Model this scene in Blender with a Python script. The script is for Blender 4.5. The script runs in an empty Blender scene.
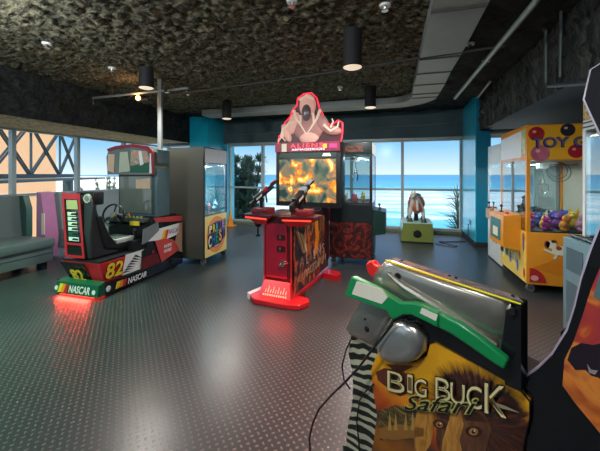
import bpy, bmesh, math, random
from mathutils import Vector, Matrix, noise
R = math.radians
sc = bpy.context.scene
col = sc.collection
random.seed(7)
V = Vector

# ------------------------------------------------------------------ camera
F, EYE, HZ = 320.0, 1.45, 174.0
YAW = math.atan(95 / 320)
SN, CS = math.sin(YAW), math.cos(YAW)
cam_d = bpy.data.cameras.new('camera')
cam = bpy.data.objects.new('camera', cam_d); col.objects.link(cam)
cam.location = (0, 0, EYE); cam.rotation_euler = (R(90), 0, YAW)
cam_d.sensor_width = 36; cam_d.lens = 36 * F / 600
cam_d.shift_y = -(225.5 - HZ) / 600
cam_d.clip_start = .02; cam_d.clip_end = 5000
sc.camera = cam
sc.view_settings.view_transform = 'Standard'; sc.view_settings.look = 'None'
sc.view_settings.exposure = 0.0; sc.view_settings.gamma = 1
sc.view_settings.use_curve_mapping = False

# ------------------------------------------------------------------ world and lights
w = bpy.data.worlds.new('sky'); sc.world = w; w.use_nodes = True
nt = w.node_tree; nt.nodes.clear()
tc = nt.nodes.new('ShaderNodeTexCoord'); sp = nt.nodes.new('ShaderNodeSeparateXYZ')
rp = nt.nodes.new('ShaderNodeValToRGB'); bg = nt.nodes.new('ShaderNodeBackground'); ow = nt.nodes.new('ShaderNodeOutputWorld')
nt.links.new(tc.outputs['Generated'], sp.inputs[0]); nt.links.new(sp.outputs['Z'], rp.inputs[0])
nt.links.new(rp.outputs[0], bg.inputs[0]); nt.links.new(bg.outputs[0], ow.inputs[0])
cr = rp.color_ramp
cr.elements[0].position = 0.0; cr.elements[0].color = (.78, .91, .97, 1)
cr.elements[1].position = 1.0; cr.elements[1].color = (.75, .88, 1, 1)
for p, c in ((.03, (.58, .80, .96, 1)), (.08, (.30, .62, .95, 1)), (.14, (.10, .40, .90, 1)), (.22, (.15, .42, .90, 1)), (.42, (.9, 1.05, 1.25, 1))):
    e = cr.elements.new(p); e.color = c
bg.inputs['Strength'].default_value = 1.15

def light(kind, name, loc, energy, color=(1, 1, 1), rot=(0, 0, 0), **kw):
    d = bpy.data.lights.new(name, kind); d.energy = energy; d.color = color
    for k, v in kw.items(): setattr(d, k, v)
    o = bpy.data.objects.new(name, d); o.location = loc; o.rotation_euler = rot; col.objects.link(o)
    return o
light('SUN', 'sun', (0, -20, 40), 3.6, (1, .95, .86), (R(48), 0, R(14)), angle=R(1))
CAN_W = 210
CANS = [(-3.49, 3.85, 2.71), (-.44, 3.47, 2.60), (-3.44, 6.1, 2.63), (-.42, 5.8, 2.63)]
# bare point lamps added to brighten the room, no fixtures modelled
for x, y in ((-3.45, 1.4), (-.44, .2), (-3.45, -1.2), (1.9, 1.0), (2.2, -1.2)):
    light('POINT', 'added_fill_lamp', (x, y, 2.6), CAN_W * .50, (.90, .97, 1), shadow_soft_size=.12)
light('SPOT', 'added_green_tint_lamp', (-3.9, 1.7, 2.7), 420, (.30, 1, .50), (R(4), R(0), 0), spot_size=R(95), spot_blend=1, shadow_soft_size=.2)  # unseen lamp added to tint the left floor green
light('SPOT', 'added_red_tint_lamp', (-.15, 2.35, 2.8), 800, (1, .30, .20), (R(6), R(0), 0), spot_size=R(85), spot_blend=1, shadow_soft_size=.2)  # unseen lamp added to give the near floor a red-brown cast

# ------------------------------------------------------------------ materials
MATS = {}
def mat(name, c=(.5, .5, .5), rough=.5, metal=0.0, emit=None, es=1.0, coat=0.0, bump=None, alpha=None, spec=None):
    if name in MATS: return MATS[name]
    m = bpy.data.materials.new(name); m.use_nodes = True
    n = m.node_tree.nodes; l = m.node_tree.links; b = n['Principled BSDF']
    b.inputs['Roughness'].default_value = rough; b.inputs['Metallic'].default_value = metal
    b.inputs['Coat Weight'].default_value = coat
    if spec is not None: b.inputs['Specular IOR Level'].default_value = spec
    tcn = n.new('ShaderNodeTexCoord')
    nz = n.new('ShaderNodeTexNoise'); nz.inputs['Scale'].default_value = 9 if bump is None else bump[0]
    nz.inputs['Detail'].default_value = 4
    l.new(tcn.outputs['Object'], nz.inputs['Vector'])
    mx = n.new('ShaderNodeMix'); mx.data_type = 'RGBA'
    mx.inputs[6].default_value = (*[v * .86 for v in c], 1); mx.inputs[7].default_value = (*[min(1, v * 1.1) for v in c], 1)
    l.new(nz.outputs['Fac'], mx.inputs[0]); l.new(mx.outputs[2], b.inputs['Base Color'])
    if bump:
        bp = n.new('ShaderNodeBump'); bp.inputs['Strength'].default_value = bump[1]; bp.inputs['Distance'].default_value = bump[2]
        l.new(nz.outputs['Fac'], bp.inputs['Height']); l.new(bp.outputs[0], b.inputs['Normal'])
    if emit:
        b.inputs['Emission Color'].default_value = (*emit, 1); b.inputs['Emission Strength'].default_value = es
    MATS[name] = m; return m

def art(name, stops, scale=3.0, rough=.3, detail=5, dist=1.0, emit=0, grad=None, seedv=0, stretch=(1, 1, 1), coat=.3):
    """printed picture: noise through a many-coloured ramp; grad=(axis, from, to) leans the colours along an axis"""
    if name in MATS: return MATS[name]
    m = bpy.data.materials.new(name); m.use_nodes = True
    n = m.node_tree.nodes; l = m.node_tree.links; b = n['Principled BSDF']
    b.inputs['Roughness'].default_value = rough; b.inputs['Coat Weight'].default_value = coat
    t = n.new('ShaderNodeTexCoord'); mp = n.new('ShaderNodeMapping')
    mp.inputs['Location'].default_value = (seedv, seedv * 1.7, seedv * .6); mp.inputs['Scale'].default_value = stretch
    l.new(t.outputs['Object'], mp.inputs[0])
    nz = n.new('ShaderNodeTexNoise'); nz.inputs['Scale'].default_value = scale; nz.inputs['Detail'].default_value = detail
    nz.inputs['Distortion'].default_value = dist; l.new(mp.outputs[0], nz.inputs['Vector'])
    src = nz.outputs['Fac']
    if grad:
        s = n.new('ShaderNodeSeparateXYZ'); l.new(t.outputs['Object'], s.inputs[0])
        mr = n.new('ShaderNodeMapRange'); l.new(s.outputs['xyz'.index(grad[0])], mr.inputs[0])
        mr.inputs[1].default_value = grad[1]; mr.inputs[2].default_value = grad[2]
        a = n.new('ShaderNodeMath'); a.operation = 'MULTIPLY_ADD'; a.inputs[1].default_value = grad[3] if len(grad) > 3 else .5
        l.new(src, a.inputs[0])
        k = n.new('ShaderNodeMath'); k.operation = 'MULTIPLY'; k.inputs[1].default_value = 1 - (grad[3] if len(grad) > 3 else .5)
        l.new(mr.outputs[0], k.inputs[0]); l.new(k.outputs[0], a.inputs[2]); src = a.outputs[0]
    r = n.new('ShaderNodeValToRGB'); l.new(src, r.inputs[0]); e = r.color_ramp.elements
    e[0].position, e[0].color = stops[0][0], (*stops[0][1], 1); e[1].position, e[1].color = stops[-1][0], (*stops[-1][1], 1)
    for p, c in stops[1:-1]: q = e.new(p); q.color = (*c, 1)
    l.new(r.outputs[0], b.inputs['Base Color'])
    if emit: l.new(r.outputs[0], b.inputs['Emission Color']); b.inputs['Emission Strength'].default_value = emit
    MATS[name] = m; return m

def glass(name, tint=(1, 1, 1), refl=1.0, f0=.06, gr=.02):
    if name in MATS: return MATS[name]
    m = bpy.data.materials.new(name); m.use_nodes = True
    n = m.node_tree.nodes; l = m.node_tree.links; n.clear()
    o = n.new('ShaderNodeOutputMaterial'); tr = n.new('ShaderNodeBsdfTransparent'); tr.inputs[0].default_value = (*tint, 1)
    g = n.new('ShaderNodeBsdfGlossy'); g.inputs['Roughness'].default_value = gr
    lw = n.new('ShaderNodeLayerWeight'); lw.inputs[0].default_value = .5
    pw = n.new('ShaderNodeMath'); pw.operation = 'POWER'; pw.inputs[1].default_value = 4; l.new(lw.outputs['Facing'], pw.inputs[0])
    mr = n.new('ShaderNodeMapRange'); mr.inputs[3].default_value = f0; mr.inputs[4].default_value = refl; l.new(pw.outputs[0], mr.inputs[0])
    mx = n.new('ShaderNodeMixShader'); l.new(mr.outputs[0], mx.inputs[0]); l.new(tr.outputs[0], mx.inputs[1]); l.new(g.outputs[0], mx.inputs[2])
    l.new(mx.outputs[0], o.inputs[0]); MATS[name] = m; return m

def emitm(name, c, s):
    return mat(name, c, .4, emit=c, es=s)

K = mat('black_plastic', (.012, .012, .014), .35)
K2 = mat('black_gloss', (.01, .01, .012), .12, coat=.5)
KM = mat('black_matt', (.015, .016, .018), .7)
CH = mat('chrome', (.6, .6, .6), .2, 1)
STEEL = mat('galvanised_steel', (.30, .33, .33), .42, .6)
ALU = mat('window_aluminium', (.42, .48, .46), .4, .4)
WHITE = mat('white_plastic', (.72, .74, .73), .35)
CREAM = mat('cream_print', (.8, .74, .55), .4)
REDP = mat('red_plastic', (.42, .012, .02), .3, coat=.3)
RED = mat('red_print', (.55, .02, .03), .35)
YEL = mat('yellow_print', (.85, .55, .03), .4)
ORG = mat('orange_print', (.80, .27, .015), .35)
GRN = mat('green_plastic', (.005, .25, .07), .3, coat=.3)
BLUEP = mat('blue_print', (.03, .12, .5), .4)
PURP = mat('purple_print', (.18, .06, .35), .4)
TEAL = mat('teal_paint', (.01, .46, .68), .25, coat=.6)
TEALD = mat('dark_teal_paint', (.0, .08, .12), .45)
GREY = mat('grey_metallic_plastic', (.40, .375, .32), .26, .8)
RUB = mat('rubber', (.02, .02, .02), .6)
GL = glass('window_glass', (.97, .99, 1), .4, .012, .16)
GLC = glass('cabinet_glass', (.86, .92, .92), .95, .10)
GLR = glass('reflective_cabinet_glass', (.75, .82, .82), 1.0, .35)
REDGLOW = emitm('red_glow', (1, .03, .02), 4.0)
SCREW = mat('dark_screw', (.05, .05, .05), .3, .8)

# ------------------------------------------------------------------ mesh helpers
class B:
    def __init__(s): s.bm = bmesh.new(); s.m = 0
    def _n(s, fs):
        for f in fs: f.material_index = s.m
    def box(s, a, b, bev=0):
        a, b = V([min(p, q) for p, q in zip(a, b)]), V([max(p, q) for p, q in zip(a, b)])
        r = bmesh.ops.create_cube(s.bm, size=1)['verts']
        for v in r: v.co = V([(a[i] + b[i]) / 2 + v.co[i] * (b[i] - a[i]) for i in range(3)])
        fs = set(f for v in r for f in v.link_faces); s._n(fs)
        if bev:
            o = bmesh.ops.bevel(s.bm, geom=list(set(e for v in r for e in v.link_edges)), offset=bev, segments=2, affect='EDGES', profile=.6)
            s._n(o['faces'])
        return s
    def poly(s, lo, hi):
        """prism between two equal loops of points"""
        n = len(lo); A = [s.bm.verts.new(p) for p in lo]; C = [s.bm.verts.new(p) for p in hi]
        fs = [s.bm.faces.new(A), s.bm.faces.new(C[::-1])]
        for i in range(n): fs.append(s.bm.faces.new((A[(i + 1) % n], A[i], C[i], C[(i + 1) % n])))
        s._n(fs); return s
    def prism(s, pts, ax, a, b):
        f = {'x': lambda p, t: (t, p[0], p[1]), 'y': lambda p, t: (p[0], t, p[1]), 'z': lambda p, t: (p[0], p[1], t)}[ax]
        return s.poly([f(p, a) for p in pts], [f(p, b) for p in pts])
    def cyl(s, p0, p1, r0, r1=None, seg=20):
        r1 = r0 if r1 is None else r1; p0, p1 = V(p0), V(p1); d = p1 - p0
        q = d.to_track_quat('Z', 'Y'); ring = lambda p, r: [p + q @ V((math.cos(t) * r, math.sin(t) * r, 0)) for t in [2 * math.pi * i / seg for i in range(seg)]]
        return s.poly(ring(p0, r0), ring(p1, max(r1, 1e-4)))
    def tube(s, pts, r, seg=8):
        pts = [V(p) for p in pts]; rings = []
        for i, p in enumerate(pts):
            d = (pts[min(i + 1, len(pts) - 1)] - pts[max(i - 1, 0)]).normalized()
            q = d.to_track_quat('Z', 'Y'); rr = r[i] if isinstance(r, (list, tuple)) else r
            rings.append([s.bm.verts.new(p + q @ V((math.cos(t) * rr, math.sin(t) * rr, 0))) for t in [2 * math.pi * k / seg for k in range(seg)]])
        fs = []
        for a, b in zip(rings, rings[1:]):
            off = min(range(seg), key=lambda o: sum((a[k].co - b[(k + o) % seg].co).length for k in range(seg)))
            for k in range(seg): fs.append(s.bm.faces.new((a[k], a[(k + 1) % seg], b[(k + 1 + off) % seg], b[(k + off) % seg])))
        fs += [s.bm.faces.new(rings[0][::-1]), s.bm.faces.new(rings[-1])]
        s._n(fs); return s
    def ell(s, c, r, seg=16, rot=None):
        o = bmesh.ops.create_uvsphere(s.bm, u_segments=seg, v_segments=max(6, seg * 2 // 3), radius=1)['verts']
        M = rot.to_matrix() if rot else Matrix.Identity(3)
        for v in o: v.co = V(c) + M @ V((v.co.x * r[0], v.co.y * r[1], v.co.z * r[2]))
        s._n(set(f for v in o for f in v.link_faces)); return s
    def torus(s, c, nrm, R0, r, seg=28, s2=8):
        q = V(nrm).to_track_quat('Z', 'Y')
        rings = []
        for i in range(seg):
            t = 2 * math.pi * i / seg; d = V((math.cos(t), math.sin(t), 0))
            rings.append([s.bm.verts.new(V(c) + q @ (d * (R0 + r * math.cos(2 * math.pi * k / s2)) + V((0, 0, r * math.sin(2 * math.pi * k / s2))))) for k in range(s2)])
        fs = []
        for i in range(seg):
            a, b = rings[i], rings[(i + 1) % seg]
            for k in range(s2): fs.append(s.bm.faces.new((a[k], b[k], b[(k + 1) % s2], a[(k + 1) % s2])))
        s._n(fs); return s
    def puff(s, pts, y0, h, cfn=None):
        """polygon in x,z bulging towards -y by h"""
        cx = sum(p[0] for p in pts) / len(pts); cz = sum(p[1] for p in pts) / len(pts); rings = []
        for k, (sc_, hh) in enumerate(((1, 0), (1, .35), (.93, .72), (.8, .92), (.5, 1.0))):
            rings.append([s.bm.verts.new((cx + (p[0] - cx) * sc_, y0 - h * hh, cz + (p[1] - cz) * sc_)) for p in pts])
        n = len(pts); fs = [s.bm.faces.new(rings[-1]), s.bm.faces.new(rings[0][::-1])]
        for a, b in zip(rings, rings[1:]):
            for i in range(n): fs.append(s.bm.faces.new((a[i], a[(i + 1) % n], b[(i + 1) % n], b[i])))
        s._n(fs); return s
    def obj(s, name, mats, parent=None, smooth=35, loc=(0, 0, 0), rot=(0, 0, 0)):
        bmesh.ops.recalc_face_normals(s.bm, faces=s.bm.faces)
        me = bpy.data.meshes.new(name); s.bm.to_mesh(me); s.bm.free()
        for m in (mats if isinstance(mats, (list, tuple)) else [mats]): me.materials.append(m)
        if smooth:
            me.polygons.foreach_set('use_smooth', [True] * len(me.polygons))
            me.set_sharp_from_angle(angle=R(smooth))
        o = bpy.data.objects.new(name, me); col.objects.link(o); o.parent = parent; o.location = loc; o.rotation_euler = rot
        return o

def thing(name, label, cat, loc=(0, 0, 0), rz=0, group=None):
    o = bpy.data.objects.new(name, None); col.objects.link(o); o.location = loc; o.rotation_euler = (0, 0, rz)
    o.empty_display_size = .1
    return tag(o, label, cat, group)
def tag(o, label, cat, group=None, kind=None):
    o['label'] = label; o['category'] = cat
    if group: o['group'] = group
    if kind: o['kind'] = kind
    return o
def struct(o): o['kind'] = 'structure'; return o

FACE = {'-y': V((1, 0, 0)), '+x': V((0, 1, 0)), '-x': V((0, -1, 0)), '+y': V((-1, 0, 0))}
UP = V((0, 0, 1))
def decal(name, pts, m, parent, o, r, u=UP, t=.003, label=None):
    o, r, u = V(o), V(r).normalized(), V(u).normalized(); n = r.cross(u)
    lo = [o + r * p[0] + u * p[1] for p in pts]
    ob = B().poly(lo, [p + n * t for p in lo]).obj(name, m, parent, 0)
    if label: ob['label'] = label
    return ob
def ring_pts(cx, cy, rx, ry=None, n=24, a0=0, a1=360):
    ry = ry or rx
    full = a1 - a0 >= 360
    k = n if full else n + 1
    return [(cx + rx * math.cos(R(a0 + (a1 - a0) * i / n)), cy + ry * math.sin(R(a0 + (a1 - a0) * i / n))) for i in range(k)]
def text(s, m, parent, o, r, u=UP, width=None, height=.1, off=0.0, ext=.002, shear=0, lift=0.0, name='lettering', space=1.0):
    cu = bpy.data.curves.new('t', 'FONT'); cu.body = s; cu.size = 1; cu.offset = off; cu.extrude = .5; cu.shear = shear
    cu.space_character = space; cu.resolution_u = 3
    to = bpy.data.objects.new('t', cu); col.objects.link(to)
    dg = bpy.context.evaluated_depsgraph_get(); me = bpy.data.meshes.new_from_object(to.evaluated_get(dg))
    bpy.data.objects.remove(to); bpy.data.curves.remove(cu)
    xs = [v.co.x for v in me.vertices]; ys = [v.co.y for v in me.vertices]
    x0, x1, y0, y1 = min(xs), max(xs), min(ys), max(ys)
    sy = height / (y1 - y0); sx = sy if width is None else width / (x1 - x0)
    o, r, u = V(o), V(r).normalized(), V(u).normalized(); n = r.cross(u).normalized()
    for v in me.vertices:
        c = v.co; v.co = o + r * (c.x - x0) * sx + u * (c.y - y0) * sy + n * (lift + (c.z + .5) * ext)
    me.materials.clear(); me.materials.append(m); me.name = name
    ob = bpy.data.objects.new(name, me); col.objects.link(ob); ob.parent = parent
    return ob

# pixel helpers: turn a point of the photograph into a place at a known wall, floor or distance
def ray(u, v):
    x = (u - 300) / F; return V((x * CS - SN, CS + x * SN, -(v - HZ) / F))
def at_d(u, v, d): return V((0, 0, EYE)) + ray(u, v) * d
def at_x(u, v, X): q = ray(u, v); return V((0, 0, EYE)) + q * (X / q.x)
def at_y(u, v, Y): q = ray(u, v); return V((0, 0, EYE)) + q * (Y / q.y)
def at_z(u, v, Z): q = ray(u, v); return V((0, 0, EYE)) + q * ((Z - EYE) / q.z)

# ------------------------------------------------------------------ the room
XL, XR, YB, YF, ZC, ZW = -6.8, 3.3, 8.45, -3.0, 2.97, 2.30

def floor_mat():
    m = bpy.data.materials.new('rubber_stud_floor'); m.use_nodes = True
    n = m.node_tree.nodes; l = m.node_tree.links; b = n['Principled BSDF']
    t = n.new('ShaderNodeTexCoord'); s = n.new('ShaderNodeSeparateXYZ'); l.new(t.outputs['Object'], s.inputs[0])
    def M(op, a, c=None, d=None):
        k = n.new('ShaderNodeMath'); k.operation = op
        for i, q in enumerate((a, c, d)):
            if q is None: continue
            if isinstance(q, (int, float)): k.inputs[i].default_value = q
            else: l.new(q, k.inputs[i])
        return k.outputs[0]
    P = .037
    a = M('MULTIPLY', M('ADD', s.outputs[0], s.outputs[1]), .7071 / P); c = M('MULTIPLY', M('SUBTRACT', s.outputs[0], s.outputs[1]), .7071 / P)
    fa, fc = M('SUBTRACT', M('FRACT', a), .5), M('SUBTRACT', M('FRACT', c), .5)
    par = M('MODULO', M('ABSOLUTE', M('ADD', M('FLOOR', a), M('FLOOR', c))), 2.0)
    big = M('MULTIPLY_ADD', par, 16.0, 9.0); sml = M('MULTIPLY_ADD', par, -16.0, 25.0)
    d = M('ADD', M('MULTIPLY', M('MULTIPLY', fa, fa), big), M('MULTIPLY', M('MULTIPLY', fc, fc), sml))
    h = n.new('ShaderNodeMapRange'); h.interpolation_type = 'SMOOTHSTEP'; l.new(d, h.inputs[0])
    h.inputs[1].default_value = 1.0; h.inputs[2].default_value = .25
    bp = n.new('ShaderNodeBump'); bp.inputs['Strength'].default_value = .5; bp.inputs['Distance'].default_value = .003
    l.new(h.outputs[0], bp.inputs['Height']); l.new(bp.outputs[0], b.inputs['Normal'])
    nz = n.new('ShaderNodeTexNoise'); nz.inputs['Scale'].default_value = 1.3; nz.inputs['Detail'].default_value = 6; l.new(t.outputs['Object'], nz.inputs[0])
    r = n.new('ShaderNodeValToRGB'); l.new(nz.outputs['Fac'], r.inputs[0])
    r.color_ramp.elements[0].position = .3; r.color_ramp.elements[0].color = (.016, .022, .024, 1)
    r.color_ramp.elements[1].position = .75; r.color_ramp.elements[1].color = (.030, .038, .040, 1)
    mx = n.new('ShaderNodeMix'); mx.data_type = 'RGBA'; l.new(r.outputs[0], mx.inputs[6]); mx.inputs[7].default_value = (.085, .095, .10, 1)
    l.new(h.outputs[0], mx.inputs[0]); l.new(mx.outputs[2], b.inputs['Base Color'])
    rr = n.new('ShaderNodeMapRange'); l.new(nz.outputs['Fac'], rr.inputs[0]); rr.inputs[3].default_value = .24; rr.inputs[4].default_value = .38; b.inputs['Specular IOR Level'].default_value = .38
    l.new(rr.outputs[0], b.inputs['Roughness'])
    return m
struct(B().box((XL - .3, YF - .1, -.1), (XR + .3, YB + .35, 0)).obj('floor', floor_mat(), None, 0))

def rough_mat(name, dark, lightc, scale, stretch=(1, 1, 1), lo=.45, hi=.75, bumpd=.03):
    m = bpy.data.materials.new(name); m.use_nodes = True
    n = m.node_tree.nodes; l = m.node_tree.links; b = n['Principled BSDF']; b.inputs['Roughness'].default_value = .8
    b.inputs['Specular IOR Level'].default_value = .25
    t = n.new('ShaderNodeTexCoord'); mp = n.new('ShaderNodeMapping'); mp.inputs['Scale'].default_value = stretch; l.new(t.outputs['Object'], mp.inputs[0])
    nz = n.new('ShaderNodeTexNoise'); nz.inputs['Scale'].default_value = scale; nz.inputs['Detail'].default_value = 8; nz.inputs['Roughness'].default_value = .7
    nz.inputs['Distortion'].default_value = 1.2; l.new(mp.outputs[0], nz.inputs[0])
    r = n.new('ShaderNodeValToRGB'); l.new(nz.outputs['Fac'], r.inputs[0])
    r.color_ramp.elements[0].position = lo; r.color_ramp.elements[0].color = (*dark, 1)
    r.color_ramp.elements[1].position = hi; r.color_ramp.elements[1].color = (*lightc, 1)
    l.new(r.outputs[0], b.inputs['Base Color'])
    bp = n.new('ShaderNodeBump'); bp.inputs['Strength'].default_value = 1; bp.inputs['Distance'].default_value = bumpd
    l.new(nz.outputs['Fac'], bp.inputs['Height']); l.new(bp.outputs[0], b.inputs['Normal']); return m
CEIL = rough_mat('sprayed_insulation', (.026, .027, .023), (.42, .38, .23), 20, (.45, 1.3, 1), .42, .76, .03)
CEILD = rough_mat('dark_sprayed_insulation', (.007, .009, .010), (.055, .062, .058), 10, (1, 1, 1), .4, .8, .03)
STREAK = rough_mat('streaky_insulation', (.012, .015, .016), (.19, .20, .18), 5, (1, 3, .5), .4, .8, .05)

def rough_sheet(bm_, o, du, dv, nu, nv, nrm, amp, fr, mi):
    o, du, dv, nrm = V(o), V(du), V(dv), V(nrm); g = []
    for j in range(nv + 1):
        row = []
        for i in range(nu + 1):
            p = o + du * (i / nu) + dv * (j / nv)
            h = noise.turbulence(p * fr, 4, False, noise_basis='PERLIN_ORIGINAL')
            edge = min(i, nu - i, j, nv - j, 2) / 2
            row.append(bm_.verts.new(p + nrm * amp * h * edge))
        g.append(row)
    for j in range(nv):
        for i in range(nu):
            f = bm_.faces.new((g[j][i], g[j][i + 1], g[j + 1][i + 1], g[j + 1][i])); f.material_index = mi
b = B(); b.box((XL - .2, YF - .1, ZC + .1), (XR + .3, YB + .3, ZC + .3))
rough_sheet(b.bm, (-5.4, YF, ZC + .05), (5.85, 0, 0), (0, 10.1, 0), 320, 520, (0, 0, -1), .045, 13, 1)
rough_sheet(b.bm, (.40, YF, ZC + .02), (XR - .40, 0, 0), (0, YB - YF, 0), 60, 160, (0, 0, -1), .05, 3.0, 2)
rough_sheet(b.bm, (XL, 7.0, ZC + .02), (7.3, 0, 0), (0, YB - 7.0, 0), 120, 30, (0, 0, -1), .04, 3.0, 2)
struct(b.obj('ceiling', [KM, CEIL, CEILD], None, 180))

# left: dark bulkhead over the window bay, with a pale lining underneath
b = B(); b.box((XL - .2, YF, ZW + .04), (-5.38, 7.5, ZC + .1))
rough_sheet(b.bm, (-5.36, YF, ZW), (0, 7.5 - YF, 0), (0, 0, ZC - ZW + .05), 160, 16, (1, 0, 0), .05, 4.0, 0)
b.m = 1; b.box((XL + .02, YF, ZW), (-5.41, 7.5, ZW + .045))
b.m = 2; b.box((XL - .2, YF, 0), (XL + .08, YB + .3, .12))
struct(b.obj('wall_left', [CEILD, rough_mat('soffit_rough', (.14, .12, .08), (.70, .62, .42), 9, (1, 1, 1), .35, .7, .02), TEALD], None, 0))
# back: bulkhead over the sea windows
b = B(); b.box((XL - .2, YB - .12, ZW + .02), (XR + .2, YB + .3, ZC + .1))
b.m = 1; b.box((-5.38, YB - .12, 0), (-4.68, YB + .3, ZW + .02)); 
b.m = 3; b.box((XL, YB - .1, 0), (XR, YB + .25, .07)); b.m = 2; b.box((-4.7, YB - .13, ZW - .01), (1.53, YB + .2, ZW + .04))
struct(b.obj('wall_back', [mat('dark_blue_board', (.065, .115, .13), .6, bump=(6, .3, .02)), TEAL, ALU, mat('olive_sill', (.12, .15, .09), .5)], None, 0))
struct(B().box((-5.36, 7.5, 0), (-4.8, YB - .12, ZC + .05)).obj('trim_1', TEAL, None, 0))
b = B(); b.box((1.53, 7.08, 0), (1.78, YB + .3, ZC + .05)); b.m = 1; b.box((1.525, 7.06, 0), (1.8, YB, .10)); b.m = 2; b.box((1.545, 7.07, .1), (1.8, 7.085, ZC))
struct(b.obj('trim_2', [TEAL, KM, mat('mid_teal', (.0, .20, .33), .4)], None, 0))  # front face coloured a darker teal than the left face
b = B(); b.box((XR, YF, 0), (XR + .2, YB + .3, ZC + .1))
struct(b.obj('wall_right', TEALD, None, 0))
b = B(); b.box((1.62, YF, ZW + .02), (XR, 7.07, ZC + .1)); b.box((1.8, 7.07, ZW + .02), (XR, YB, ZC + .1))
rough_sheet(b.bm, (1.60, YF, ZW), (0, 7.07 - YF, 0), (0, 0, ZC - ZW + .05), 240, 22, (-1, 0, 0), .07, 5.0, 1)
struct(b.obj('trim_3', [KM, STREAK], None, 180))
struct(B().box((XL, YF - .2, 0), (XR, YF, ZC + .1)).obj('wall_front', mat('hall_paint', (.10, .11, .12), .6), None, 0))
# blue round wall mural seen above the toy cabinet
decal('round_wall_sign', ring_pts(0, 0, .42, .42, 40), TEAL, None, (XR - .005, 5.45, 1.98), FACE['-x'], t=.02)
tag(bpy.data.objects['round_wall_sign'], 'round blue disc on the dark right wall above the orange toy cabinet', 'sign')

# window bays
def window(name, p0, p1, z0, z1, rail, nrm):
    """aluminium frame with an upper and a lower pane between two floor points"""
    r = (V(p1) - V(p0)); L = r.length; r.normalize(); n = V(nrm)
    root = thing(name, '', '', p0); del root['label']; del root['category']; root['kind'] = 'structure'
    def bx(bb, a0, a1, za, zb, t0, t1):
        q = [r * a0 + n * t0, r * a1 + n * t0, r * a1 + n * t1, r * a0 + n * t1]
        bb.poly([V((k.x, k.y, za)) for k in q], [V((k.x, k.y, zb)) for k in q])
    b = B()
    bx(b, 0, .035, z0, z1, -.05, .05); bx(b, L - .035, L, z0, z1, -.05, .05)
    bx(b, .035, L - .035, z0, z0 + .05, -.05, .05); bx(b, .035, L - .035, z1 - .04, z1, -.05, .05); bx(b, .035, L - .035, rail - .025, rail + .025, -.04, .04)
    b.obj('window_frame', ALU, root, 0)
    for za, zb in ((z0 + .05, rail - .025), (rail + .025, z1 - .04)):
        b = B(); bx(b, .035, L - .035, za, zb, -.003, .003); b.obj('pane', GL, root, 0)
    return root
ys = [YF, -1.7, -.45, .8, 2.05, 3.0, 4.17, 5.43, 6.7, YB]
xs = [-4.68, -3.63, -2.36, -1.10, .18, 1.53]
k = 1
for a, c in zip(ys, ys[1:]): window('window_%d' % k, (XL, a, 0), (XL, c, 0), .12, ZW, 1.05, (1, 0, 0)); k += 1
for a, c in zip(xs, xs[1:]): window('window_%d' % k, (a, YB + .05, 0), (c, YB + .05, 0), .07, ZW, 1.06, (0, -1, 0)); k += 1

# ------------------------------------------------------------------ outside: beach, sea, building, footbridge, plants
def sea_mat():
    m = bpy.data.materials.new('sea'); m.use_nodes = True
    n = m.node_tree.nodes; l = m.node_tree.links; b = n['Principled BSDF']; b.inputs['Roughness'].default_value = .35
    b.inputs['Specular IOR Level'].default_value = .3
    t = n.new('ShaderNodeTexCoord'); s = n.new('ShaderNodeSeparateXYZ'); l.new(t.outputs['Object'], s.inputs[0])
    r = n.new('ShaderNodeValToRGB'); mr = n.new('ShaderNodeMapRange'); l.new(s.outputs[1], mr.inputs[0]); mr.inputs[1].default_value = 40; mr.inputs[2].default_value = 600
    l.new(mr.outputs[0], r.inputs[0]); e = r.color_ramp.elements
    e[0].position = 0; e[0].color = (.05, .45, .62, 1); e[1].position = 1; e[1].color = (.03, .28, .52, 1)
    q = e.new(.12); q.color = (.20, .62, .74, 1); q = e.new(.3); q.color = (.06, .42, .62, 1)
    mp = n.new('ShaderNodeMapping'); mp.inputs['Scale'].default_value = (.035, .11, 1); l.new(t.outputs['Object'], mp.inputs[0])
    nz = n.new('ShaderNodeTexNoise'); nz.inputs['Scale'].default_value = 1.0; nz.inputs['Detail'].default_value = 7; nz.inputs['Distortion'].default_value = .6; nz.inputs['Roughness'].default_value = .72
    l.new(mp.outputs[0], nz.inputs[0])
    zn = n.new('ShaderNodeValToRGB'); l.new(mr.outputs[0], zn.inputs[0]); z = zn.color_ramp.elements    # the surf zone
    z[0].position = 0; z[0].color = (.0,) * 3 + (1,); z[1].position = 1; z[1].color = (0, 0, 0, 1)
    for p, v in ((.03, .1), (.06, .55), (.12, .85), (.20, .95), (.32, .35), (.5, .1)): q = z.new(p); q.color = (v, v, v, 1)
    a = n.new('ShaderNodeMath'); a.operation = 'MULTIPLY_ADD'; l.new(zn.outputs[0], a.inputs[0]); a.inputs[1].default_value = .25; l.new(nz.outputs['Fac'], a.inputs[2])
    f = n.new('ShaderNodeMapRange'); l.new(a.outputs[0], f.inputs[0]); f.inputs[1].default_value = .60; f.inputs[2].default_value = .74
    mx = n.new('ShaderNodeMix'); mx.data_type = 'RGBA'; l.new(f.outputs[0], mx.inputs[0]); l.new(r.outputs[0], mx.inputs[6]); mx.inputs[7].default_value = (.80, .86, .88, 1)
    l.new(mx.outputs[2], b.inputs['Base Color'])
    bp = n.new('ShaderNodeBump'); bp.inputs['Distance'].default_value = .6; l.new(nz.outputs['Fac'], bp.inputs['Height']); l.new(bp.outputs[0], b.inputs['Normal'])
    return m
b = B(); b.prism([(-2500, 48), (2500, 48), (2500, 4200), (-2500, 4200)], 'z', -8.3, -8.0); o = struct(b.obj('sea', sea_mat(), None, 0))
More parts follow.
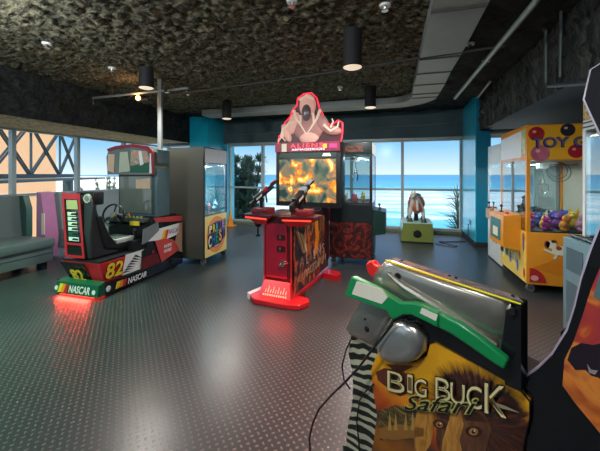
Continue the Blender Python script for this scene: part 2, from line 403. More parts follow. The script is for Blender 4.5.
b = B(); b.prism([(-200, 9.5), (200, 9.5), (200, 56), (-200, 52)], 'z', -8.4, -7.95)
b.prism([(-200, -60), (-7.4, -60), (-7.4, 9.5), (-200, 9.5)], 'z', -8.4, -7.95)
struct(b.obj('beach_ground', mat('sand', (.62, .52, .38), .9, bump=(2, .4, .1)), None, 0))

def camxy(xc, d): return V((xc * CS - d * SN, d * CS + xc * SN, 0))
b = B(); p0, p1, p2, p3 = camxy(-62, 58), camxy(-22, 70), camxy(-30, 96), camxy(-90, 80)
b.poly([p0 + V((0, 0, -8.4)), p1 + V((0, 0, -8.4)), p2 + V((0, 0, -8.4)), p3 + V((0, 0, -8.4))], [p0 + V((2, 6, 1.0)), p1 + V((0, 6, .4)), p2 + V((0, -3, .2)), p3 + V((2, -3, 1.6))])
struct(b.obj('haze_bank', mat('pale_haze', (.86, .86, .80), .9, bump=(.3, .5, .5)), None, 0))  # added pale bank imitates the white haze near the horizon
bd = thing('beach_building', 'plain tan building wall behind the steel footbridge outside the left windows', 'building', camxy(-24, 26) + V((0, 0, -8)), R(38))
bd_m = mat('tan_render', (.80, .47, .26), .85, bump=(12, .3, .02))
o0 = bd.location
dirn = (camxy(-.7625 * 22, 22) - camxy(-26, 12)); L = dirn.length; ang = math.atan2(dirn.y, dirn.x)
bd.location = camxy(-26, 12) + V((0, 0, -8)); bd.rotation_euler = (0, 0, ang)
b = B(); b.box((0, 0, 0), (L, 9, 19)); b.obj('wall', bd_m, bd, 0)
b = B(); b.box((-.2, -.2, 19), (L + .2, 9.2, 19.5)); b.obj('roof', mat('roof_grey', (.4, .38, .35), .8), bd, 0)
b = B(); b.box((0, -.03, 8.0), (L, 0, 8.25)); b.obj('string_course', mat('pale_band', (.75, .55, .4), .8), bd, 0)

A, C = camxy(-7.4, 4.2), camxy(-10.6, 15.2); dr = C - A; L = dr.length
br = thing('footbridge', 'dark steel cross-braced footbridge truss outside the left windows', 'footbridge', A, math.atan2(dr.y, dr.x))
BS = mat('bridge_steel', (.05, .075, .08), .5, .4)
B().box((0, -.05, 1.30), (L, .05, 1.45)).obj('bottom_chord', BS, br, 0)
B().box((0, -.05, 3.1), (L, .05, 3.24)).obj('top_chord', BS, br, 0)
B().box((0, -1.2, 1.22), (L, 0, 1.29)).obj('deck', BS, br, 0)
x = .4
while x < L - 1.0:
    B().box((x, -.03, 1.45), (x + .06, .03, 3.1)).obj('truss_post', BS, br, 0)
    x2 = min(x + 2.3, L - .06)
    for s_ in (0, 1):
        za, zb = (1.45, 3.1) if s_ else (3.1, 1.45)
        for dx in (0, .18):
            B().tube([(x + .05 + dx, .0 + .05 * s_, za), (x2 - .17 + dx, .05 * s_, zb)], .035, 6).obj('diagonal_brace', BS, br, 0)
    x = x2
for zz in (-8,):
    B().box((1, -.2, -9.3), (1.3, .1, 1.22)).obj('column', BS, br, 0); B().box((L - 1.3, -.2, -9.3), (L - 1, .1, 1.22)).obj('column', BS, br, 0)

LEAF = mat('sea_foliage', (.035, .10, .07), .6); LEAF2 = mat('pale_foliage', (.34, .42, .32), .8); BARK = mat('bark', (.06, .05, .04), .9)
def spiky(bb, c, n, l0, l1, wd, upb, rnd, droop=.3):
    for i in range(n):
        az = rnd.uniform(0, 2 * math.pi); el = rnd.uniform(upb, 1.45); L_ = rnd.uniform(l0, l1)
        d = V((math.cos(az) * math.cos(el), math.sin(az) * math.cos(el), math.sin(el))); sd = d.cross(UP)
        if sd.length < .05: sd = V((1, 0, 0))
        sd.normalize(); p = V(c); q = p + d * L_ * .55; e = p + d * L_ - V((0, 0, droop * L_ * math.cos(el)))
        vs = [bb.bm.verts.new(k) for k in (p - sd * wd * .4, p + sd * wd * .4, q + sd * wd, e, q - sd * wd)]
        bb.bm.faces.new(vs)
def shrub(name, label, cat, base, stems, H_, mt, seed, group=None, spread=.6, leaf=(.35, .7, .02), n=46):
    rnd = random.Random(seed); t = thing(name, label, cat, base, 0, group); st = B(); lf = B()
    for i in range(stems):
        a = rnd.uniform(0, 6.28); rr = rnd.uniform(0, spread); top = V((math.cos(a) * rr, math.sin(a) * rr, H_ * rnd.uniform(.86, 1.0)))
        mid = V((top.x * .3, top.y * .3, top.z * .5)); st.tube([(0, 0, 0), mid, top], [.10, .07, .03], 6)
        for f in (.66, .72, .78, .84, .90, .95, 1.0):
            spiky(lf, mid.lerp(top, (f - .5) * 2), n // 3, leaf[0] * (1.25 - f * .6), leaf[1] * (1.3 - f * .8), leaf[2], -.1, rnd, .05)
    st.obj('trunk', BARK, t); o = lf.obj('foliage', mt, t, 0); return t
shrub('screw_pine', 'dark feathery tree outside the sea window left of the gun game', 'tree', camxy(-2.42, 13) - V((0, 0, 7)), 12, 9.0, LEAF, 3, spread=1.15, leaf=(.5, .95, .055), n=170)
shrub('sea_shrub', 'low dark shrub outside the window behind the prize cabinet cone', 'shrub', camxy(-2.35, 11.5) - V((0, 0, 7)), 7, 7.15, LEAF, 5, spread=.30, leaf=(.3, .55, .05), n=90)
shrub('palm_tree', 'palm with drooping fronds at the right end of the sea window', 'tree', camxy(6.05, 12) - V((0, 0, 7)), 3, 7.9, LEAF, 8, spread=.3, leaf=(.8, 1.4, .025), n=60)
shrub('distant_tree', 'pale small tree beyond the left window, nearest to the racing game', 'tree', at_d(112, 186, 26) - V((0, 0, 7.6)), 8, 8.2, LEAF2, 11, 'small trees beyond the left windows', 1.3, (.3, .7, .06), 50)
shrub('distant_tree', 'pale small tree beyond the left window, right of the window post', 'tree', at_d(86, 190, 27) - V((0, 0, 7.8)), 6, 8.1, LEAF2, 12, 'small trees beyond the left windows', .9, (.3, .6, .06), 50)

# ------------------------------------------------------------------ ceiling services
b = B(); W2 = .225; ZD = 2.86; pts = []
cx = .52
path = [(cx, YF + .06)] + [(cx, YF + .6 * i) for i in range(1, 16)] + [(cx, 6.3)]
Rc = .62
for i in range(1, 9): a = R(90 * i / 8); path.append((cx - Rc + Rc * math.cos(a), 6.3 + Rc * math.sin(a)))
path += [(cx - Rc - .6 * i, 6.3 + Rc) for i in range(1, 8)] + [(-4.45, 6.3 + Rc)]
prev = None; seams = []
duct = thing('air_duct', 'long galvanised ceiling duct that bends left in front of the sea windows', 'duct', (cx, 0, 0))
off = V((cx, 0, 0)); L_, R_ = [], []
for i, p in enumerate(path):
    a = V((*path[max(i - 1, 0)], 0)); c = V((*path[min(i + 1, len(path) - 1)], 0)); d = (c - a).normalized(); s_ = V((d.y, -d.x, 0))
    wv = W2 * (1 + .03 * math.sin(i * 2.3)); L_.append(V((*p, 0)) - s_ * wv - off); R_.append(V((*p, 0)) + s_ * wv - off)
rings = [[b.bm.verts.new(V((q.x, q.y, z))) for q, z in ((l_, ZD), (r_, ZD), (r_, ZC + .02), (l_, ZC + .02))] for l_, r_ in zip(L_, R_)]
for a, c in zip(rings, rings[1:]):
    for k_ in range(4): b.bm.faces.new((a[k_], a[(k_ + 1) % 4], c[(k_ + 1) % 4], c[k_]))
b.bm.faces.new(rings[0]); b.bm.faces.new(rings[-1][::-1])
b.obj('duct_body', mat('duct_metal', (.29, .32, .31), .5, .35, bump=(2.5, .5, .03)), duct, 20)
for i in range(6, 17):
    if i % 2 == 0 or i > 12:
        p, q = L_[i], R_[i]; B().poly([p + V((0, -.012, ZD - .012)), q + V((0, -.012, ZD - .012)), q + V((0, .012, ZD - .012)), p + V((0, .012, ZD - .012))],
              [p + V((0, -.012, ZD)), q + V((0, -.012, ZD)), q + V((0, .012, ZD)), p + V((0, .012, ZD))]).obj('seam', mat('dark_seam', (.06, .06, .06), .5), duct, 0)
b = B(); b.tube([at_z(537, 0, 2.8), at_z(455, 98, 2.8)], .027, 12); b.tube([(1.05, 2.9, 2.8), (1.06, -2.5, 2.8)], .027, 12)
tag(b.obj('conduit_pipe', STEEL), 'straight silver pipe under the ceiling right of the duct', 'pipe')
b = B(); b.tube([at_z(u, v, 2.87) for u, v in ((505, 46), (430, 56), (370, 66), (300, 77), (170, 95))], .018, 8); tag(b.obj('sprinkler_pipe', mat('dark_iron', (.06, .065, .06), .5, .5)), 'thin dark pipe crossing the rough ceiling below the duct', 'pipe')
tag(B().tube([(-4.7, YB - .16, 2.58), (-.3, YB - .16, 2.62), (1.4, YB - .16, 2.66)], .012, 6).obj('wall_conduit', STEEL), 'thin pale conduit along the dark board above the sea windows', 'pipe')
def cond(pts, label, X=1.51, r=.02):
    o = B().tube([at_x(u, v, X) for u, v in pts], r, 8).obj('bulkhead_conduit', mat('grey_conduit', (.10, .12, .12), .5, .5)); tag(o, label, 'pipe', 'conduits on the right bulkhead')
cond([(498, 26), (543, 27), (546, 31), (546, 83), (549, 86), (602, 82)], 'bent grey conduit on the right bulkhead, nearest to the sea windows')
cond([(561, -6), (561, 30), (560, 77)], 'upright grey conduit on the right bulkhead, nearest to the big cabinet', r=.015)
o = B().tube([at_z(478, 97, 2.9), at_z(490, 82, 2.9)], .02, 8).obj('stub_pipe', STEEL); tag(o, 'short pale pipe stub beside the top of the blue pier', 'pipe')
for i, (u, v) in enumerate([(47, 45), (112, 69), (141, 97), (188, 93), (292, 3), (340, 88), (385, 7), (470, 45), (486, 62)]):
    p = at_z(u, v, 2.92); b = B(); b.cyl((0, 0, 0), (0, 0, .02), .045, .05, 16); b.m = 1; b.cyl((0, 0, -.03), (0, 0, 0), .012, .02, 8); b.cyl((0, 0, -.035), (0, 0, -.03), .03, .03, 10); b.cyl((0, 0, .02), (0, 0, .1), .012, .012, 8)
    o = b.obj('ceiling_sprinkler', [WHITE, CH], None, 35, p)
    wh = ['by the left edge over the window bay', 'left of the spotlight pipe', 'just above the lit spotlight', 'right of the silver pole', 'at the top edge above the gun game', 'above the gun game screen',
          'beside the duct at the top edge', 'right of the duct by the silver pipe', 'right of the silver pipe near the bulkhead'][i]
    tag(o, 'small white ceiling sprinkler ' + wh, 'sprinkler', 'ceiling sprinklers')
canw = ['above the racing game', 'nearest to the camera, above the gun game', 'far back above the prize cabinet', 'far back in front of the duct bend']
LENS = emitm('lamp_lens', (1, .82, .6), .7)
for (x, y, z), wh in zip(CANS, canw):
    t = thing('ceiling_can_light', 'black cylinder ceiling light ' + wh, 'ceiling light', (x, y, z), 0, 'black cylinder ceiling lights')
    b = B(); b.cyl((0, 0, .0), (0, 0, ZC + .03 - z), .1, .1, 28); b.obj('housing', KM, t)
    b = B(); b.cyl((0, 0, -.012), (0, 0, 0), .075, .1, 28); b.obj('lens', LENS, t)
    lo = light('SPOT', 'lamp', (0, 0, -.03), CAN_W, (1, .95, .88), shadow_soft_size=.08, spot_size=R(165), spot_blend=.6); lo.parent = t

p = B(); t = thing('steel_pole', 'slim silver pole from floor to ceiling behind the racing game', 'pole', (-3.70, 4.385, 0))
B().box((-.035, -.02, 0), (.035, .02, ZC + .05), .004).obj('shaft', STEEL, t); B().box((-.06, -.04, 0), (.06, .04, .012)).obj('base_plate', STEEL, t)
t = thing('spotlight_bar', 'horizontal pale bar with a clamp, bolted to the silver pole', 'light bar', at_z(93, 98, 2.8))
q = at_z(188, 88, 2.8) - t.location; B().tube([(0, 0, 0), q], .02, 10).obj('bar', STEEL, t)
B().tube([(0, 0, .0), (0, 0, -.12)], .012, 6).obj('end_hook', CH, t); B().tube([q * .22, q * .22 + V((0, 0, .17))], .012, 6).obj('hanger', CH, t)
B().tube([q * .3 + V((0, 0, -.02)), q * .38 + V((0, 0, -.08)), q * .46 + V((0, 0, -.02))], .006, 6).obj('loose_wire', K, t)
B().box(q * .8 + V((-.03, -.03, -.04)), q * .8 + V((.03, .03, .04))).obj('clamp', CH, t)
lp = at_z(138, 98, 2.73); t = thing('spotlight', 'small lit spotlight glowing orange, hanging from the pale bar', 'spotlight', lp)
b = B(); b.cyl((0, .02, 0), (0, .13, .03), .05, .045, 16); b.obj('housing', K, t); b = B(); b.ell((0, .0, 0), (.04, .03, .04), 14); b.obj('bulb', emitm('warm_bulb', (1, .42, .12), 14), t)
b = B(); b.tube([(0, .06, .04), (0, .06, .07)], .01, 6); b.tube([(.05, .06, 0), (.16, .06, -.02)], .014, 6); b.obj('bracket', K, t)
lo = light('POINT', 'lamp', (0, -.08, 0), 5, (1, .5, .2), shadow_soft_size=.04); lo.parent = t

# ------------------------------------------------------------------ booth seats along the left windows
VIN = mat('grey_green_vinyl', (.085, .115, .115), .38, bump=(5, .25, .02)); VIN2 = mat('grey_vinyl', (.17, .20, .205), .4, bump=(5, .25, .02)); PINK = mat('mauve_vinyl', (.42, .16, .32), .45)
def bench(y0, y1, m, label, wings=True):
    t = thing('booth_bench', label, 'bench', (-5.75, y0, 0), 0, 'booth benches'); L = y1 - y0
    B().prism([(-.16, .12), (.02, .12), (.0, .48), (-.06, 1.10), (-.12, 1.12), (-.2, 1.08)], 'y', 0.0, L).obj('backrest', m, t, 30)
    b = B(); b.box((-.02, 0, .34), (.74, L, .47), .035); b.obj('seat', m, t)
    b = B(); b.box((-.0, .01, .12), (.70, L - .01, .34), .01); b.obj('seat_base', m, t)
    B().box((.698, .02, .245), (.705, L - .02, .252)).obj('piping', K, t, 0)
    for yy in (.1, L - .16):
        for xx in (.0, .56): B().box((xx, yy, 0), (xx + .09, yy + .09, .12)).obj('leg', K, t)
    if wings: B().prism([(-.16, .12), (.02, .12), (.10, .48), (.10, .9), (.02, 1.10), (-.18, 1.10)], 'y', L, L + .09).obj('end_wing', mat('dark_green_vinyl', (.03, .085, .07), .4), t, 30)
bench(1.3, 3.66, VIN, 'grey-green booth bench at the left edge, nearest to the camera')
bench(4.3, 6.3, VIN2, 'lighter grey booth bench behind the racing game, under the window', False)
t = thing('booth_end_panel', 'mauve padded booth end panel between the two benches', 'panel', (-5.75, 3.98, 0))
B().prism([(-.16, .02), (.03, .02), (.06, .4), (.0, .8), (-.05, 1.12), (-.15, 1.14)], 'y', 0, .22).obj('padding', PINK, t, 30)
B().box((-.02, -.012, .42), (.045, .0, .78)).obj('cream_strip', CREAM, t)
# ------------------------------------------------------------------ racing game
t = thing('racing_arcade_game', 'sit-down stock car racing arcade game with a black bucket seat, number 82 and red underglow', 'arcade game', (-3.62, 2.92, 0))
BW = .355
b = B(); b.prism([(.02, .03), (1.46, .03), (1.46, .16), (.0, .16)], 'x', -BW, BW); b.m = 1; b.box((-BW - .003, .0, .152), (BW + .003, 1.46, .162)); b.obj('base', [KM, K], t, 0)
GD = mat('deep_green_print', (.004, .09, .045), .35, coat=.3)
b = B(); b.poly([(-.27, -.06, .165), (BW + .01, -.06, .165), (BW + .01, .02, .19), (-.27, .02, .19)], [(-.31, -.08, .03), (BW + .01, -.08, .03), (BW + .01, .02, .03), (-.31, .02, .03)])
bump_ = b.obj('rear_bumper', GD, t, 0)
dz = V((0, -.02, -.145)).normalized()
o_ = V((-.27, -.081, .045)); uu = V((.0, .02, .145))
def stripes(par, o, r, u, w_, h_, n=V((0, 0, 0))):
    for i, c in enumerate((YEL, ORG, RED)):
        decal('stripe', [(i * w_, 0), ((i + 1) * w_, 0), ((i + 1) * w_ + h_ * .3, h_), (i * w_ + h_ * .3, h_)], c, par, V(o), r, u, .004)
bf = V((1, 0, 0))
stripes(bump_, o_ + V((.03, 0, .0)), bf, V((0, .02, .135)), .045, .10)
text('NASCAR', WHITE, bump_, o_ + V((.20, .0, .01)), bf, V((0, .02, .135)), .32, .085, .02, shear=.2, lift=.002)
for x_ in (-.265, .31): decal('sponsor_disc', ring_pts(0, 0, .026, .026, 14), WHITE, bump_, (x_, -.076, .09), bf, V((0, .02, .135)), .005)
B().box((-.24, -.055, .008), (.28, .10, .03)).obj('underglow_strip', REDGLOW, t, 0)
lo = light('AREA', 'underglow_lamp', (0, -.085, .028), 9, (1, .03, .02), (R(-25), 0, 0), shape='RECTANGLE', size=.5, size_y=.06); lo.parent = t
# side skirt lettering
sk = decal('side_skirt', [(0, .03), (1.46, .03), (1.46, .155), (0, .155)], K2, t, (BW, 0, 0), FACE['+x'], t=.006)
decal('sponsor_disc', ring_pts(.07, .09, .035, .035, 14), WHITE, sk, (BW + .006, 0, 0), FACE['+x'])
stripes(sk, (BW + .006, .17, .05), FACE['+x'], UP, .05, .08)
text('NASCAR', WHITE, sk, (BW + .006, .36, .05), FACE['+x'], UP, .32, .075, .02, shear=.2)
# rear pod with number 82
b = B(); b.poly([(-.27, -.02, .40), (.33, -.02, .40), (.33, .72, .40), (-.27, .72, .40)], [(-.20, .07, .165), (.32, .05, .165), (.32, .72, .165), (-.20, .72, .165)])
pod = b.obj('seat_pod', RED, t, 0)
B().box((-.26, -.01, .40), (.32, .70, .425)).obj('pod_top', K, t, 0)
decal('black_panel', [(-.27, .24), (.10, .24), (.14, 0), (-.20, 0)], K2, pod, (0, .055, .165), (1, 0, 0), V((0, -.085, .235)), .006)
ofs = V((-.12, .032, .175))
text('82', YEL, pod, ofs, (1, 0, 0), V((0, -.085, .235)), .22, .15, .03, .004, shear=-.3, lift=.014)
sd = FACE['+x']
decal('white_panel', [(.30, .17), (.74, .17), (.74, .42), (.36, .42)], WHITE, pod, (.328, 0, 0), sd, t=.004)
for i in range(7): decal('black_flash', [(.30 + i * .03, .20 + .028 * i), (.46 + i * .03, .19 + .02 * i), (.34 + i * .03, .215 + .028 * i)], K, pod, (.333, 0, 0), sd, t=.003)
text('82', K, pod, (.332, .045, .185), sd, UP, .27, .2, .06, .003, shear=.2, lift=.002)
text('82', YEL, pod, (.332, .055, .195), sd, UP, .25, .18, .025, .004, shear=.2, lift=.006)
# bucket seat
seat = B(); S = [(.02, .43), (.10, .43), (.40, .43), (.48, .49), (.44, .53), (.34, .52), (.27, .58), (.15, .85), (.10, 1.02), (.10, 1.20), (.05, 1.22), (.03, 1.05), (.0, .75)]
sx0, sx1 = -.17, .16
seat.prism(S, 'x', sx0 + .02, sx1 - .0)
sh = seat.obj('seat_shell', mat('seat_vinyl', (.025, .027, .03), .45), t, 30)
bv = sh.modifiers.new('b', 'BEVEL'); bv.width = .02; bv.segments = 3
b = B(); b.prism([(.20, .52), (.50, .46), (.60, .50), (.56, .56), (.36, .55), (.24, .70), (.12, .96), (.08, .94)], 'x', sx1 - .01, sx1 + .04)
o = b.obj('side_bolster', K, t, 30); bv = o.modifiers.new('b', 'BEVEL'); bv.width = .02; bv.segments = 3
b = B(); b.box((sx0 + .02, .34, .55), (sx1 + .045, .66, .61), .02); b.m = 1; b.box((sx0 + .06, .38, .60), (sx1 + .0, .60, .62), .008)
b.obj('seat_cushion', [mat('pale_seat_trim', (.45, .48, .46), .4), mat('green_seat_cloth', (.06, .12, .09), .7)], t)
b = B(); b.box((-.12, .04, 1.07), (.165, .20, 1.235), .03); b.m = 0; hd = b.obj('headrest', K, t)
b = B(); b.cyl((.085, .04, 1.155), (.085, .022, 1.155), .058, .054, 24); b.m = 1; b.cyl((.085, .024, 1.155), (.085, .016, 1.155), .038, .03, 20)
b.obj('speaker', [mat('pale_speaker_ring', (.45, .42, .38), .5), mat('speaker_mesh', (.2, .19, .17), .8)], hd)
def seatback(u, z): return V((sx0 + u, .035 + (.0 if z > .75 else .0), z))
bk = B(); bk.poly([(-.27, .0, 1.22), (.01, .0, 1.22), (.02, .04, 1.22), (-.27, .04, 1.22)], [(-.19, -.02, .45), (.11, -.02, .45), (.11, .03, .45), (-.19, .03, .45)])
bk = bk.obj('seat_back_panel', K2, t, 0); up_ = V((-.08, .02, .77)).normalized(); oo = V((-.19, -.022, .45))
def q4(a): return a
for nm, pts in (('red_edge', [(0, 0), (.035, 0), (.025, .77), (-.005, .77)]), ('red_edge', [(.27, 0), (.30, 0), (.28, .77), (.25, .77)]), ('red_edge', [(.03, 0), (.28, 0), (.28, .03), (.03, .03)]), ('red_edge', [(.03, .15), (.28, .15), (.28, .175), (.03, .175)]), ('red_edge', [(.02, .70), (.26, .70), (.26, .77), (.02, .77)])):
    decal(nm, pts, RED, bk, oo, (1, 0, 0), up_, .006)
decal('gold_patch', [(.06, .58), (.24, .58), (.23, .69), (.06, .69)], mat('gold_print', (.5, .42, .2), .4), bk, oo, (1, 0, 0), up_, .004)
for i, c in enumerate((WHITE, GD, WHITE, CREAM, WHITE, CREAM)):
    decal('sponsor_patch', [(.07, .20 + i * .06), (.225 - i * .005, .20 + i * .06), (.225 - i * .005, .245 + i * .06), (.07, .245 + i * .06)], c, bk, oo, (1, 0, 0), up_, .004)
    decal('sponsor_mark', [(.12, .21 + i * .06), (.21, .21 + i * .06), (.23, .232 + i * .06), (.14, .235 + i * .06)], K, bk, oo + V((0, -.004, 0)), (1, 0, 0), up_, .002)
# driving column
b = B(); b.prism([(.62, .16), (1.46, .16), (1.46, .70), (1.30, .84), (.78, .84), (.70, .74), (.72, .44), (.62, .40)], 'x', -BW + .03, BW - .01); b.obj('driving_column', K, t, 0)
sp_ = decal('side_art_panel', [(.88, .16), (1.46, .16), (1.46, .80), (.78, .84), (.70, .72), (.86, .66), (.94, .50)], K2, t, (BW - .01, 0, 0), sd, t=.008)
sx_ = BW - .001
decal('red_top_flash', [(.86, .76), (1.45, .70), (1.45, .79), (.82, .83)], mat('coral_print', (.50, .06, .06), .35), sp_, (sx_, 0, 0), sd)
decal('white_swoosh', [(.70, .52), (.88, .66), (1.45, .68), (1.45, .52), (1.1, .48)], WHITE, sp_, (sx_, 0, 0), sd)
decal('grey_arm', [(.60, .50), (.70, .52), (.92, .64), (.90, .76), (.62, .70)], mat('mid_grey_plastic', (.16, .18, .19), .4), t, (sx_, 0, 0), sd, t=.012)
decal('tan_corner', [(1.24, .30), (1.45, .20), (1.45, .68), (1.38, .68)], mat('tan_print', (.45, .26, .18), .4), sp_, (sx_ + .002, 0, 0), sd)
decal('red_wedge', [(.84, .50), (1.05, .50), (1.24, .44), (1.38, .26), (.98, .165)], mat('coral_print'), sp_, (sx_ + .004, 0, 0), sd)
decal('red_lower_print', [(.60, .165), (.95, .165), (.90, .32), (.60, .32)], mat('deep_red_print', (.12, .01, .012), .4), sp_, (sx_ + .004, 0, 0), sd)
stripes(sp_, (sx_ + .008, .98, .50), sd, UP, .035, .12)
text('NASCAR', WHITE, sp_, (sx_ + .008, 1.11, .53), sd, V((0, .0, 1)), .25, .10, .05, shear=.2); text('NASCAR', PURP, sp_, (sx_ + .008, 1.125, .545), sd, UP, .22, .07, .0, .004, shear=.2)
for a_, c_ in ((.36, WHITE), (.29, WHITE)): text('RACING' if a_ > .3 else 'GAME', c_, sp_, (sx_ + .01, 1.02, a_), sd, UP, .17, .05, .03, shear=.25).name = 'small_lettering'
decal('warning_triangle', [(.78, .34), (.84, .34), (.81, .39)], REDP, sp_, (sx_ + .002, 0, 0), sd)
b = B(); b.box((-.33, .66, .78), (.33, .88, .84), .01); b.m = 1
for i in range(6): b.cyl((-.05 + i * .06, .70, .84), (-.05 + i * .06, .70, .865), .02, .018, 10)
b.m = 2; b.box((.1, .655, .74), (.26, .665, .80)); b.m = 3; b.cyl((.05, .69, .86), (.05, .69, .9), .018, .014, 10)
b.obj('dashboard', [mat('dash_grey', (.06, .07, .06), .4), mat('olive_button', (.35, .33, .1), .4), YEL, ORG], t)
b = B(); b.torus((-.06, .54, .89), (0.25, -1, .15), .145, .014, 32, 8); b.m = 1; b.cyl((-.06, .55, .885), (-.06, .52, .895), .045, .04, 20)
b.m = 0
for a_ in (90, 210, 330): b.tube([(-.06, .54, .89), V((-.06, .54, .89)) + V((math.cos(R(a_)), .33 * math.sin(R(a_)), math.sin(R(a_)))) * .138], .010, 6)
b.m = 0; b.cyl((-.06, .55, .885), (-.05, .72, .80), .03, .035, 12)
b.obj('steering_wheel', [K, mat('brass_hub', (.45, .38, .22), .35, .6)], t)
b = B(); b.tube([(.24, .60, .56), (.24, .60, .66)], .012, 8); b.ell((.24, .60, .68), (.03, .03, .035), 12); b.box((.19, .52, .42), (.31, .72, .56), .01); b.obj('gear_shifter', K, t)
b = B(); b.box((-.33, .88, .86), (.335, 1.06, 1.46), .015)
mh = b.obj('monitor_housing', mat('green_grey_housing', (.05, .075, .065), .4), t)
decal('screen', [(-.29, .02), (.27, .02), (.27, .56), (-.29, .56)], mat('dark_screen', (.13, .16, .13), .12, coat=1), mh, (0, .88, .86), (1, 0, 0), t=.006)  # grey-green of the reflected room is put into the screen colour
decal('screen_reflection', [(.0, .38), (.25, .38), (.25, .53), (.0, .51)], mat('beige_print_and_reflection', (.62, .45, .30), .5), mh, (0, .872, .86), (1, 0, 0), t=.003)  # tan rectangle is a reflection painted onto the screen
b = B(); b.box((.335, .86, .84), (.385, 1.12, 1.80), .01); b.obj('side_upright', mat('blue_grey_metal', (.13, .21, .23), .4, .4), t)
mqp = [(-.42, 0), (.40, 0), (.42, .12), (.40, .32), (.30, .39), (.05, .43), (-.25, .41), (-.40, .36), (-.44, .26)]
mq = B().prism([(a_ - .03, 1.44 + c_) for a_, c_ in mqp], 'y', .80, 1.10).obj('marquee', mat('smoky_marquee', (.10, .12, .09), .2, coat=.6), t, 0)
decal('red_arch', [(-.40, .34), (-.25, .38), (.05, .40), (.28, .36), (.36, .28), (.36, 0), (.41, .02), (.42, .30), (.32, .40), (.05, .44), (-.26, .42), (-.42, .38)], mat('crimson_trim', (.28, .012, .03), .3), mq, (-.03, .80, 1.44), (1, 0, 0), t=.012)
decal('tan_art', [(-.42, .06), (-.30, .03), (-.28, .30), (-.40, .30)], mat('beige_print_and_reflection'), mq, (-.03, .80, 1.44), (1, 0, 0), t=.006)
decal('paper_sign', [(-.20, .03), (.0, .05), (-.04, .33), (-.18, .33)], mat('pale_green_paper', (.42, .48, .36), .6), mq, (-.03, .80, 1.44), (1, 0, 0), t=.010)
decal('green_art', [(-.02, .03), (.34, .03), (.33, .17), (.02, .12)], mat('dark_green_art', (.01, .10, .05), .4), mq, (-.03, .80, 1.44), (1, 0, 0), t=.006)
decal('mixed_art', [(0, .13), (.34, .18), (.30, .33), (.02, .36)], art('marquee_art', [(.3, (.03, .08, .04)), (.45, (.3, .33, .2)), (.55, (.5, .2, .12)), (.7, (.5, .5, .42))], 14), mq, (-.03, .80, 1.44), (1, 0, 0), t=.006)
decal('white_flash', [(.18, .13), (.24, .15), (.20, .34), (.15, .33)], WHITE, mq, (-.03, .793, 1.44), (1, 0, 0), t=.003)
decal('white_side', [(.34, .02), (.38, .02), (.37, .30), (.35, .30)], WHITE, mq, (-.03, .79, 1.44), (1, 0, 0), t=.003)

